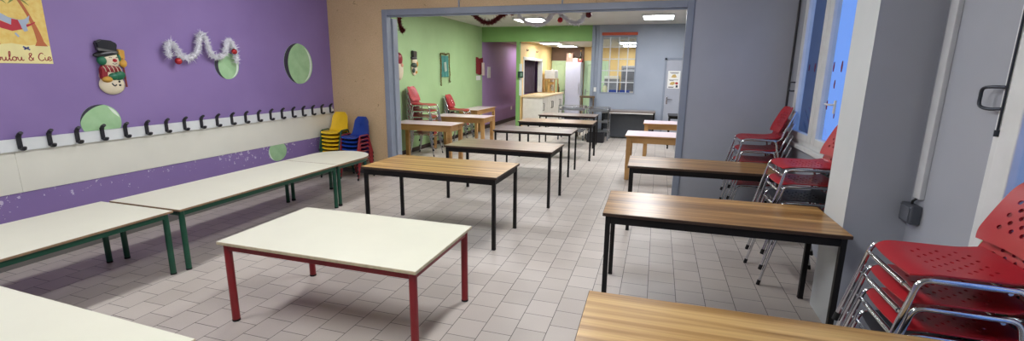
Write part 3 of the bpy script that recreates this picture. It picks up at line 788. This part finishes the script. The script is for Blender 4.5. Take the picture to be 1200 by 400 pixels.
m = MB(); m.ell((.056,.022,.072),(.018,.019,.017)); m.build('nose', mat('red_nose', (186,30,44), .3), s)
m = MB()
for y in (-.012,.05): m.tube(catmull([(.0515,y-.012,.098),(.053,y,.103),(.0515,y+.012,.098)],4),.003,6)
m.tube(catmull([(.049,.0,.043),(.050,.02,.036),(.048,.042,.042)],4),.003,6)
m.build('face_lines', k_hat, s)
m = MB(); m.ell((.028,-.01,-.01),(.032,.098,.038),rot=Matrix.Rotation(-.1,4,'X')); m.prism([(-.11,-.0),(-.04,-.01),(-.05,-.10),(-.115,-.11)], lambda a,b_:(.01,a,b_), lambda a,b_:(.046,a,b_), bev=.008); m.build('scarf', k_red, s)
m = MB()
for y in (-.075,-.04,-.005,.03,.065): m.tube([(.056-abs(y)*.12,y-.012,.018),(.061-abs(y)*.1,y,-.01),(.055-abs(y)*.12,y+.01,-.038)],.0035,6)
m.build('scarf_stripes', k_wh, s)
m = MB(); m.ell((.035,.05,-.075),(.03,.062,.045),rot=Matrix.Rotation(.3,4,'X')); m.ell((.038,.0,-.085),(.026,.05,.036)); m.build('mittens', k_gr, s)
m = MB(); m.ell((.04,-.062,-.112),(.026,.048,.03)); m.ell((.034,.108,.045),(.026,.034,.042)); m.build('gloves', k_y, s)
m = MB(); m.tube([(.02,.118,-.19),(.024,.11,.1)],.008,8); m.build('broom_handle', mat('red_brown_stick', (130,52,40), .5), s)
m = MB(); m.prism([(.08,.09),(.135,.085),(.14,.175),(.075,.185)], lambda a,b_:(.008,a,b_), lambda a,b_:(.036,a,b_), bev=.006); m.build('broom_head', k_y, s)
m = MB(); m.ell((.047,.04,-.135),(.008,.010,.010)); m.ell((.045,.042,-.17),(.008,.010,.010)); m.tube(catmull([(.046,-.03,-.15),(.046,-.01,-.175),(.046,.01,-.165)],4),.006,6); m.build('buttons', k_hat, s)

# tinsel
def tinsel(name, label, cat, pts, r, m_, group=None, dens=1100, seed=1):
    rnd = random.Random(seed); path = catmull(pts, 10)
    m = MB(); m.tube(path, r*.34, 8)
    tb = bmesh.new(); Ls = sum((b_-a).length for a, b_ in zip(path, path[1:]))
    for _ in range(int(Ls*dens)):
        i = rnd.randrange(len(path)-1); p = path[i].lerp(path[i+1], rnd.random())
        d = Vector((rnd.gauss(0,1),rnd.gauss(0,1),rnd.gauss(0,1))).normalized(); q = d.orthogonal().normalized()
        q = (Matrix.Rotation(rnd.random()*6.28,3,d) @ q)*r*.13
        l = r*(rnd.uniform(.7,1.05) if rnd.random() < .93 else rnd.uniform(1.1,1.7))
        tb.faces.new([tb.verts.new(p+q),tb.verts.new(p-q),tb.verts.new(p+d*l)])
    m._merge(tb, 0)
    return tag(m.build(name, m_, smooth=0), label, cat, group)
x = XL+.075
tinsel('tinsel_garland', 'white tinsel garland in scallops on the purple wall', 'garland',
    [(x,3.87,1.845),(x,3.855,1.93),(x,3.905,1.99),(x,3.955,1.93),(x,3.99,1.86),(x,4.07,1.835),(x,4.16,1.86),(x,4.22,1.95),(x,4.25,2.06),(x,4.29,2.105),(x,4.335,2.05),(x,4.36,1.93),(x,4.41,1.865),(x,4.49,1.86),(x,4.575,1.92),(x,4.615,2.02),(x,4.66,2.055),(x,4.70,1.99),(x,4.725,1.90),(x,4.735,1.81)], .052, tin_w, dens=2600)
def bauble(x, y, z, r, label, group, m_=bauble_m):
    t = thing('bauble', label, 'bauble', (x,y,z), 0, group)
    m = MB(); m.ell((0,0,0),(r,r,r),seg=24); m.build('ball', m_, t)
    m = MB(); m.lathe([(r*.3,r*.9),(r*.3,r*1.2),(r*.22,r*1.25)],seg=12); m.tube([(0,r*.18*math.cos(a),r*1.35+r*.18*math.sin(a)) for a in [k*PI/4 for k in range(8)]],r*.05,6,True); m.build('cap', silver, t)
bauble(XL+.085,3.955,1.795,.037,'red bauble under the left end of the white garland on the purple wall','red baubles on the wall garland')
bauble(XL+.11,4.676,1.93,.034,'red bauble hanging in front of the garland above the small green bubble','red baubles on the wall garland')

# ------------------------------------------------------------------ right side: cable trunking and socket
m = MB(); m.span((XR-.026,3.285,.995),(XR,3.36,ZC),.003)
tag(m.build('cable_trunking', mat('pale_grey_plastic', (206,209,211), .5)), 'vertical pale cable trunking running up the grey wall right of the pillar', 'cable duct')
t = thing('junction_box', 'dark grey junction box on the grey wall below the cable trunking', 'socket', (XR,3.35,.895))
dk = mat('dark_grey_plastic', (78,82,90), .5)
m = MB(); m.span((-.055,-.075,-.058),(0,.065,.058),.008); m.build('box', dk, t)
m = MB(); m.span((-.062,-.055,-.045),(-.055,.048,.045),.004); m.build('cover', mat('slate_plastic', (100,104,112), .45), t)
m = MB()
for y in (-.062,.052): m.cyl((-.06,y,.045),(-.055,y,.045),.006,seg=10)
m.build('screws', chrome, t)
m = MB(); m.tube(fillet([(-.025,.0,.055),(-.028,-.005,.075),(-.015,-.028,.105)],.01),.007,8); m.build('cable', black_rubber, t)

# ------------------------------------------------------------------ folded partition in the opening
t = thing('folding_partition', 'grey folding partition panels folded against the left jamb of the opening', 'partition', (JL,YW+.13,0))
fold = mat('folding_panel_paint', (150,158,172), .45, var=.07)
for k, (x0, L_) in enumerate(((-.085,.16),(-.050,.10),(-.014,.13))):
    m = MB(); m.span((x0,.0,.02),(x0+.036,L_,ZH-.03),.004); m.build('panel', fold if k != 1 else mat('dark_panel_edge', (74,78,86), .5), t)
m = MB()
for z in (.25,1.25,2.25):
    m.cyl((-.02,-.006,z-.05),(-.02,-.006,z+.05),.009,seg=10)
m.build('hinge', steel, t)

# ------------------------------------------------------------------ far room decorations
tinsel('tinsel_garland', 'short dark red tinsel strand hanging at the left end of the opening', 'garland', [(-4.46,7.6,2.96),(-4.47,7.6,2.75),(-4.475,7.6,2.62),(-4.46,7.6,2.5),(-4.43,7.6,2.42),(-4.40,7.6,2.43)], .06, tin_r, dens=2000, seed=2)
tinsel('tinsel_garland', 'dark red tinsel swag hanging from the far room ceiling', 'garland', [(-3.16,7.6,2.96),(-3.12,7.6,2.73),(-3.02,7.6,2.63),(-2.90,7.6,2.545),(-2.77,7.6,2.52),(-2.66,7.6,2.56),(-2.55,7.6,2.64),(-2.45,7.6,2.71),(-2.40,7.6,2.96)], .062, tin_r, dens=2000, seed=3)
tinsel('tinsel_garland', 'short dark red tinsel end hanging between the red and white swags', 'garland', [(-2.36,7.6,2.96),(-2.37,7.6,2.75),(-2.37,7.6,2.66)], .06, tin_r, dens=2000, seed=4)
tinsel('tinsel_garland', 'white tinsel swags hanging from the far room ceiling', 'garland', [(-2.36,7.62,2.96),(-2.27,7.62,2.64),(-2.15,7.62,2.53),(-2.02,7.62,2.48),(-1.88,7.62,2.48),(-1.78,7.62,2.54),(-1.70,7.62,2.64),(-1.63,7.62,2.68),(-1.55,7.62,2.62),(-1.46,7.62,2.54),(-1.36,7.62,2.49),(-1.26,7.62,2.50),(-1.20,7.62,2.58),(-1.16,7.62,2.72),(-1.15,7.62,2.96)], .055, tin_w, dens=2000, seed=5)
bauble(-1.565,7.56,2.535,.045,'red bauble hanging in front of the white ceiling swags, left one','red baubles on the ceiling swags')
bauble(-1.115,7.56,2.605,.05,'dark red bauble hanging in front of the white ceiling swags, right one','red baubles on the ceiling swags', mat('dark_red_bauble', (96,14,24), .2, .2))
m = MB()
for bx in (-1.565,-1.115): m.cyl((bx,7.56,2.6),(bx,7.56,2.97),.002,seg=6)
tag(m.build('bauble_thread', tin_w), 'thin threads holding the two ceiling baubles', 'thread')
# plaques on the green wall
t = thing('hanging_plaque', 'white and red teardrop plaque half hidden behind the opening frame', 'wall decoration', (XG,8.33,1.79))
m = MB(); m.ell((.03,0,-.06),(.05,.12,.20)); m.build('white_body', k_wh, t)
m = MB(); m.ell((.03,-.01,.15),(.055,.11,.13)); m.build('red_cap', k_red, t)
m = MB(); m.ell((.07,.03,.035),(.02,.05,.04)); m.build('pale_band', mat('tan_glazed', (206,150,120), .4), t)
t = thing('snowman_plaque', 'narrow dark hatted snowman plaque on the green wall', 'wall decoration', (XG,8.94,1.88))
m = MB(); m.ell((.02,.0,-.12),(.04,.115,.14)); m.ell((.02,.01,.03),(.045,.10,.09)); m.build('body', k_wh, t)
m = MB(); m.ell((.025,-.01,.10),(.045,.12,.04)); m.prism([(-.09,.11),(.07,.11),(.08,.24),(-.10,.25)], lambda a,b_:(.005,a,b_), lambda a,b_:(.06,a,b_), bev=.012); m.build('top_hat', k_hat, t)
m = MB(); m.ell((.035,-.02,-.05),(.04,.11,.06)); m.ell((.035,-.06,-.15),(.03,.05,.06)); m.build('coat', mat('dark_green_glazed', (48,66,50), .4), t)
m = MB(); m.ell((.05,.07,-.02),(.025,.04,.06)); m.ell((.05,.03,-.19),(.025,.04,.03)); m.build('gloves', k_y, t)
t = thing('wall_hanging', 'teal cloth hanging with gold tinsel frame on the green wall', 'wall decoration', (XG,10.42,1.80))
m = MB(); m.sheet(8,10, lambda u,v:(.02+.012*math.sin(u*7)*(1-v*.5), u*.19, -.22+.5*v), thick=.006); m.build('cloth', mat('teal_cloth', (64,140,130), .7, var=.25, scale=12), t)
m = MB(); m.box((.03,.02,.02),(.02,.12,.22),.005,rot=Matrix.Rotation(.2,4,'X')); m.build('pale_print', mat('pale_print_cloth', (170,186,168), .7), t)
o = tinsel('gold_trim', 'x', 'x', [(.04,-.24,-.42),(.04,-.25,-.2),(.04,-.22,.1),(.04,-.25,.3),(.04,-.1,.33),(.04,.05,.31),(.04,.22,.33),(.04,.22,.1),(.04,.25,-.15),(.04,.22,-.3),(.04,.26,-.34)], .035, mat('old_gold_tinsel', (120,104,54), .4, .3), dens=600, seed=9)
del o['label'], o['category']; o.parent = t
t = thing('wall_hanging', 'dark red cloth hanging with white side near the end of the green wall', 'wall decoration', (XG,12.78,1.86))
m = MB(); m.sheet(10,8, lambda u,v:(.03+.02*math.cos(u*9), u*.26-.02, -.24+.46*v+.04*abs(u)), thick=.008); m.build('red_cloth', mat('dark_red_cloth', (120,28,34), .8), t)
m = MB(); m.sheet(6,8, lambda u,v:(.06+.015*math.cos(u*8), u*.11+.16, -.25+.36*v), thick=.008); m.build('pale_cloth', mat('pale_pink_cloth', (206,186,176), .8), t)
m = MB(); m.span((XG,12.52,1.475),(XG+.004,12.86,1.60)); tag(m.build('paper_note', MATS['white_paper'], smooth=0), 'small white paper under the red cloth hanging', 'note')
m = MB(); m.span((XG,13.42,1.53),(XG+.03,13.66,1.86),.006); tag(m.build('wall_panel_box', white_plastic), 'white box mounted at the start of the purple corridor wall', 'box')
t = thing('wall_socket', 'small white socket low on the purple corridor wall', 'socket', (XG,15.9,.46))
m = MB(); m.span((0,-.06,-.06),(.012,.06,.06),.004); m.build('plate', white_plastic, t)
m = MB(); m.tube([(.012,.036*math.cos(a),.036*math.sin(a)) for a in [k*PI/8 for k in range(16)]],.004,6,True); m.build('socket_ring', white_plastic, t)
t = thing('light_switch', 'white light switch on the grey post beside the lattice window', 'switch', (-1.655,YB-.012,1.27))
m = MB(); m.span((-.035,-.012,-.06),(.035,0,.06),.003); m.build('plate', white_plastic, t)
m = MB(); m.span((-.018,-.018,-.03),(.018,-.012,.03),.003); m.build('rocker', white_plastic, t)
t = thing('call_box', 'dark green box on the white strip beside the kitchen hatch', 'box', (-3.78,YB-.004,1.645))
m = MB(); m.span((-.075,-.07,-.09),(.075,-.001,.09),.008); m.build('box', mat('dark_green_plastic', (30,62,48), .4), t)
m = MB(); m.span((.0,-.075,-.05),(.06,-.07,.05),.002); m.build('label_plate', mat('grey_green_label', (120,150,134), .5), t)
m = MB(); m.span((-3.83,YB+.0,1.05),(-3.77,YB+.1,1.95),.004); struct(m.build('trim_5', white_paint))
for k, y in enumerate((13.75,14.9)):
    t = thing('hook_ornament', ['small brown hook above the kitchen hatch, left one','small brown hook above the kitchen hatch, right one'][k], 'hook', (-3.83,y,2.36))
    m = MB(); m.ell((.012,0,0),(.012,.035,.035)); m.build('plate', brown, t)
    m = MB(); m.tube(catmull([(.02,0,0),(.05,0,-.02),(.06,0,.02)],5),.008,8); m.build('hook', brown, t)

# ------------------------------------------------------------------ kitchen
m = MB(); m.span((-3.96,13.4,1.05),(-3.82,13.5,2.14),.003); m.span((-3.96,15.66,1.05),(-3.81,15.75,2.14),.003); m.span((-3.96,13.4,2.08),(-3.81,15.75,2.16),.003)
struct(m.build('trim_6', white_paint))
m = MB(); m.sheet(30,4, lambda u,v:(-4.05+.03*math.sin(u*30), 14.58+u*1.05, 1.06+1.05*v), thick=.006)
tag(m.build('backdrop', mat('dim_corridor_plum', (58,44,62), .85, var=.3, scale=5)), 'dark plum curtain added to stand in for the dim corridor behind the kitchen hatch', 'backdrop')  # added sheet; its dark colour stands in for the dimness of the corridor
t = thing('kitchen_counter', 'white kitchen counter unit with doors along the orange wall', 'cabinet', (-3.51,14.85,0))
m = MB(); m.span((-.29,-1.55,.05),(.29,1.55,.99),.004); m.build('body', mat('off_white_unit', (226,222,214), .45), t)
m = MB(); m.span((-.31,-1.6,.99),(.33,1.6,1.035),.006); m.build('worktop', mat('pale_wood_worktop', (222,200,160), .35), t)
for k in range(5):
    y = -1.24+.62*k
    m = MB(); m.span((.29,y-.30,.10),(.31,y+.30,.96),.004); dd = m.build('door', mat('white_door_front', (232,230,224), .4), t)
    m = MB(); ys_ = y+(.22 if k%2 else -.22); m.tube(fillet([(.31,ys_,.62),(.345,ys_,.62),(.345,ys_,.82),(.31,ys_,.82)],.015),.008,8); m.build('handle', black_steel, dd)
m = MB(); m.span((-.27,-1.5,0),(.25,1.5,.05)); m.build('plinth', dk, t)
# small shelf with microwave and coffee machine
t = thing('countertop_shelf', 'small wooden stand holding the microwave on the counter', 'shelf', (-3.56,16.02,1.036))
m = MB(); m.span((-.2,-.3,.44),(.2,.3,.465),.003); m.build('shelf_board', beech, t)
for sx in (-1,1):
    for sy in (-1,1):
        m = MB(); m.span((sx*.18-.018,sy*.28-.018,0),(sx*.18+.018,sy*.28+.018,.44),.003); m.build('leg', beech, t)
t = thing('microwave', 'white microwave on the small stand above the counter', 'microwave', (-3.56,16.02,1.503))
m = MB(); m.span((-.18,-.26,0),(.17,.26,.29),.01); m.build('body', white_plastic, t)
m = MB(); m.span((.17,-.24,.03),(.185,.12,.26),.004); m.build('door', mat('grey_oven_glass', (190,190,188), .2), t)
m = MB(); m.span((.17,.14,.03),(.182,.245,.26),.003); m.build('control_panel', mat('silver_panel', (200,200,198), .4), t)
t = thing('coffee_machine', 'coffee machine under the microwave on the counter', 'coffee machine', (-3.55,15.98,1.036))
m = MB(); m.span((-.1,-.14,0),(.08,.14,.05),.008); m.span((-.1,-.14,.05),(-.03,.14,.33),.01); m.span((-.1,-.14,.27),(.1,.14,.36),.012); m.build('body', mat('brass_cream_plastic', (206,168,104), .4), t)
m = MB(); m.lathe([(.05,0),(.075,.05),(.075,.11),(.05,.15)],(.03,0,.055),16); m.build('jug', glass, t)
t = thing('bottle', 'dark bottle standing beside the coffee machine', 'bottle', (-3.36,16.33,1.036))
m = MB(); m.lathe([(.035,0),(.037,.02),(.037,.16),(.015,.21),(.014,.26)],seg=16); m.build('glass_body', mat('dark_bottle_glass', (40,34,28), .15), t)
m = MB(); m.lathe([(.016,.26),(.016,.285)],seg=12); m.build('cap', black_pl, t)
t = thing('paper_roll', 'white paper roll standing upright at the end of the counter', 'paper roll', (-3.62,16.39,1.036))
m = MB(); m.lathe([(.07,.01),(.075,.02),(.075,.62),(.03,.74),(.03,.80)],seg=20); m.build('roll', MATS['white_paper'], t)
m = MB(); m.lathe([(.085,0),(.085,.01)],seg=20); m.build('base', white_plastic, t)
# doors and cupboards at the kitchen end
door_green = mat('pale_green_door', (198,224,186), .45, var=.04)
def panel_door(root, wdt, hgt, m_, hx):
    q = MB(); q.span((0,-.04,.01),(wdt,0,hgt),.004); q.build('door_leaf', m_, root)
    q = MB()
    for z0, z1 in ((.2,.95),(1.08,hgt-.16)):
        P = fillet([(.12,-.042,z0),(wdt-.12,-.042,z0),(wdt-.12,-.042,z1),(wdt/2,-.042,z1+.05),(.12,-.042,z1),(.12,-.042,z0)],.03,3); q.tube(P,.014,6)
    q.build('moulding', m_, root)
    q = MB(); q.box((hx,-.048,1.03),(.04,.012,.2),.004); q.tube(fillet([(hx,-.05,1.06),(hx,-.10,1.06),(hx+(.11 if hx<wdt/2 else -.11),-.10,1.055)],.02),.011); q.build('door_handle', steel, root)
d2 = sempty('door_2', (-3.80,17.16,0)); panel_door(d2, .60, 2.14, door_green, .53)
d3 = sempty('door_3', (-2.60,17.16,0)); panel_door(d3, .86, 2.14, door_green, .08)
t = thing('tall_fridge', 'tall pale lilac white fridge between the two green doors', 'fridge', (-2.905,16.86,0))
lil = mat('lilac_white_enamel', (184,186,204), .35, var=.03)
m = MB(); m.span((-.27,-.25,.06),(.27,.29,2.08),.012); m.build('cabinet', lil, t)
m = MB(); m.span((-.268,-.29,.08),(.268,-.252,2.07),.008); dd = m.build('door', lil, t)
m = MB(); m.tube(fillet([(.22,-.29,1.0),(.22,-.33,1.0),(.22,-.33,1.35),(.22,-.29,1.35)],.02),.009,8); m.build('handle', steel, dd)
m = MB(); m.span((-.25,-.22,0),(.25,.26,.06)); m.build('plinth', dk, t)
for k, (x, zz, sx, sz, cc, ll) in enumerate([(-3.07,2.08,.22,.30,(168,128,112),'pinkish cardboard box on the left on top of the fridge'),(-2.87,2.08,.16,.14,(224,214,208),'low white cardboard box in the middle on top of the fridge'),(-2.70,2.08,.15,.12,(150,62,56),'red cardboard box on the right on top of the fridge')]):
    t = thing('cardboard_box', ll, 'box', (x,16.86,zz), 0, 'boxes on the fridge')
    bm_ = mat('box_card_%d' % k, cc, .7, var=.15)
    m = MB(); m.span((-sx/2,-.15,0),(sx/2,.15,sz),.004); m.build('carton', bm_, t)
    m = MB(); m.span((-.025,-.153,sz*.55),(.025,-.15,sz),.0); m.span((-.025,-.152,sz),(.025,.152,sz+.003)); m.build('packing_tape', MATS['pale_sand_ink'], t, smooth=0)
t = thing('bottle', 'tall dark bottle with pale top standing on the red box', 'bottle', (-2.70,16.86,2.204))
m = MB(); m.lathe([(.04,0),(.042,.02),(.042,.15),(.02,.2),(.018,.25)],seg=16); m.build('glass_body', MATS['dark_bottle_glass'], t)
m = MB(); m.lathe([(.022,.25),(.022,.285)],seg=12); m.build('cap', k_y, t)
# equipment behind the lattice window
t = thing('steel_work_table', 'stainless work table seen through the lattice window', 'table', (-1.05,16.4,0))
m = MB(); m.span((-.85,-.35,.95),(.9,.35,1.0),.004); m.build('tabletop', steel, t)
m = MB(); m.span((-.8,-.3,.25),(.85,.3,.28),.004); m.build('undershelf', steel, t)
for sx in (-.78,.83):
    for sy in (-.29,.29):
        m = MB(); m.span((sx-.02,sy-.02,0),(sx+.02,sy+.02,.95),.003); m.build('leg', steel, t)
gu = mat('grey_oven_body', (142,142,146), .4, .2)
t = thing('steel_oven', 'tall grey oven on the right behind the lattice window', 'oven', (-.92,16.5,1.001))
m = MB(); m.span((-.3,-.2,0),(.3,.22,.96),.008); m.build('body', gu, t)
for z in (.06,.50):
    m = MB(); m.span((-.26,-.215,z),(.2,-.2,z+.38),.004); dd = m.build('door', mat('dark_oven_glass', (112,112,118), .2), t)
    m = MB(); m.tube(fillet([(-.22,-.215,z+.34),(-.22,-.25,z+.34),(.16,-.25,z+.34),(.16,-.215,z+.34)],.015),.009,8); m.build('handle', steel, dd)
t = thing('dish_rack', 'grey metal box with white trays on top behind the lattice window', 'kitchen unit', (-1.52,16.45,1.001))
m = MB(); m.span((-.24,-.2,0),(.24,.2,.52),.008); m.build('body', gu, t)
m = MB()
for k in range(3): m.span((-.25,-.21,.525+.035*k),(.23,.2,.548+.035*k),.004)
m.build('trays', white_plastic, t)
m = MB(); m.span((-.2,-.206,.08),(.2,-.2,.44),.003); m.build('front_panel', mat('lighter_grey_panel', (140,142,146), .35, .3), t)
for k, (x, ll) in enumerate(((-1.42,'left blue crate at the bottom of the lattice window'),(-1.06,'right blue crate at the bottom of the lattice window'))):
    t = thing('blue_crate', ll, 'crate', (x,16.13,1.001), 0, 'blue crates behind the lattice window')
    m = MB(); a, b_, h = .16, .06, .15
    m.span((-a,-b_,0),(a,b_,.01)); 
    for s_ in (-1,1): m.span((-a,s_*b_-.006,0),(a,s_*b_+.006,h),.002); m.span((s_*a-.006,-b_,0),(s_*a+.006,b_,h),.002)
    m.build('tub', blue_pl, t)
    m = MB(); m.tube([(-a,-b_,h),(a,-b_,h),(a,b_,h),(-a,b_,h)],.008,6,True); m.build('rim', blue_pl, t)
for k, (x, y, h, cc, ll) in enumerate([(-1.72,16.12,.30,(206,206,170),'pale jar at the lower left of the lattice window'),(-.80,16.12,.12,(206,200,196),'pale bowl at the lower right of the lattice window')]):
    t = thing(['jar','bowl'][k], ll, ['jar','bowl'][k], (x,y,1.001))
    m = MB(); m.lathe([(.06,0),(.075,.02),(.075,h*.8),(.05,h)] if k == 0 else [(.05,0),(.08,.03),(.13,h),(.12,h),(.075,.035)],seg=20); m.build('body', mat('crockery_%d' % k, cc, .35), t)
    if k == 0:
        m = MB(); m.lathe([(.055,h),(.055,h+.03)],seg=16); m.build('lid', steel, t)

# ------------------------------------------------------------------ stainless trolleys, chair, crate
def trolley(x, y, rz, L, Wd, H, label, low):
    t = thing('serving_trolley', label, 'trolley', (x,y,0), rz, 'stainless serving trolleys')
    for z in low+[H-.10]:
        q = MB(); q.span((-L/2,-Wd/2,z),(L/2,Wd/2,z+.015),.003); q.span((-L/2,-Wd/2,z+.015),(L/2,-Wd/2+.01,z+.045)); q.span((-L/2,Wd/2-.01,z+.015),(L/2,Wd/2,z+.045)); q.build('shelf', steel, t)
    for s in (-1,1):
        q = MB(); X = s*(L/2+.015)
        q.tube(fillet([(X,-Wd/2,.12),(X,-Wd/2,H),(X,Wd/2,H),(X,Wd/2,.12)],.05,6),.0125,10); q.build('end_frame', chrome, t)
        q = MB(); q.tube([(-L/2,s*Wd/2,H-.0),(L/2,s*Wd/2,H-.0)],.009,8); q.build('side_rail', chrome, t)
        for sy in (-1,1):
            w_ = MB(); yy = sy*Wd/2
            w_.cyl((X-.014,yy,.05),(X+.014,yy,.05),.05,seg=18); w_.span((X-.02,yy-.012,.05),(X+.02,yy+.012,.13),.003); w_.build('castor', [mat('grey_rubber', (110,112,116), .6)], t)
trolley(-2.08,12.05,.0,.62,.44,.87,'stainless serving trolley on the left in front of the kitchen opening',[.22,.50])
trolley(-1.42,12.25,.0,.50,.46,.84,'stainless serving trolley on the right next to the dark serving table',[.22,.46])
t = thing('black_tray', 'black tray box on the left stainless trolley', 'tray', (-2.06,12.0,.522))
m = MB(); m.span((-.2,-.16,0),(.2,.16,.10),.012); m.build('tub', black_pl, t)
m = MB(); m.tube([(-.2,-.16,.1),(.2,-.16,.1),(.2,.16,.1),(-.2,.16,.1)],.008,6,True); m.build('rim', black_pl, t)
t = thing('black_crate', 'black plastic crate on the floor below the right stainless trolley', 'crate', (-1.42,11.76,0))
m = MB(); a, b_, h = .20, .14, .22
m.span((-a,-b_,0),(a,b_,.012))
for s_ in (-1,1): m.span((-a,s_*b_-.008,0),(a,s_*b_+.008,h),.003); m.span((s_*a-.008,-b_,0),(s_*a+.008,b_,h),.003)
m.build('tub', black_pl, t)
m = MB(); m.tube([(-a,-b_,h),(a,-b_,h),(a,b_,h),(-a,b_,h)],.012,6,True); m.build('rim', black_pl, t)
t = thing('wooden_chair', 'brown wooden chair with high top rail behind the trolleys', 'chair', (-1.84,12.72,0))
wd = mat('brown_varnished_wood', (104,84,62), .45)
m = MB(); m.span((-.19,-.2,.44),(.19,.2,.465),.006); m.build('seat', wd, t)
m = MB(); m.span((-.21,.165,1.04),(.21,.20,1.10),.008); m.build('top_rail', wd, t)
m = MB(); m.span((-.17,.17,.75),(.17,.19,.81),.005); m.build('back_rail', wd, t)
for sx in (-1,1):
    m = MB(); m.span((sx*.17-.017,-.19,0),(sx*.17+.017,-.156,.44),.004); m.build('leg', wd, t)
    m = MB(); m.span((sx*.17-.017,.165,0),(sx*.17+.017,.199,1.05),.004); m.build('leg', wd, t)
m = MB(); m.span((-.16,-.18,.2),(.16,-.165,.23),.003); m.build('stretcher', wd, t)

# ------------------------------------------------------------------ world and camera
W = bpy.data.worlds.new('dusk_sky'); bpy.context.scene.world = W; W.use_nodes = True
bgd = W.node_tree.nodes['Background']
bgd.inputs['Color'].default_value = (.20,.39,1.0,1); bgd.inputs['Strength'].default_value = 1.15

cam = bpy.data.cameras.new('camera'); co = bpy.data.objects.new('camera', cam); C.objects.link(co)
cam.sensor_width = 36; cam.lens = 541.67/1200*36; cam.clip_start = .05; cam.clip_end = 100
pit, rol, yaw = .21047, .011407, .2996
cp, sp_ = math.cos(pit), math.sin(pit); cr, sr = math.cos(rol), math.sin(rol); cyw, sy_ = math.cos(yaw), math.sin(yaw)
Pm = Matrix(((1,0,0),(0,cp,-sp_),(0,sp_,cp))); Qm = Matrix(((cr,-sr,0),(sr,cr,0),(0,0,1)))
Mx = Qm @ Pm
X_, Y_, Z_ = Mx @ Vector((cyw,0,-sy_)), Mx @ Vector((sy_,0,cyw)), Mx @ Vector((0,-1,0))
right = Vector((X_[0],Y_[0],Z_[0])); down = Vector((X_[1],Y_[1],Z_[1])); fwd = Vector((X_[2],Y_[2],Z_[2]))
M4 = Matrix.Identity(4)
for i in range(3): M4[i][0], M4[i][1], M4[i][2] = right[i], -down[i], -fwd[i]
M4.translation = Vector((0,0,1.72))
co.matrix_world = M4
S_ = bpy.context.scene; S_.camera = co
S_.view_settings.view_transform = 'Standard'; S_.view_settings.look = 'None'
S_.view_settings.exposure = 0; S_.view_settings.gamma = 1; S_.view_settings.use_curve_mapping = False
S_.cycles.max_bounces = 10; S_.cycles.diffuse_bounces = 4; S_.cycles.glossy_bounces = 4; S_.cycles.transparent_max_bounces = 12
S_.cycles.sample_clamp_indirect = 6; S_.cycles.caustics_reflective = False; S_.cycles.caustics_refractive = False
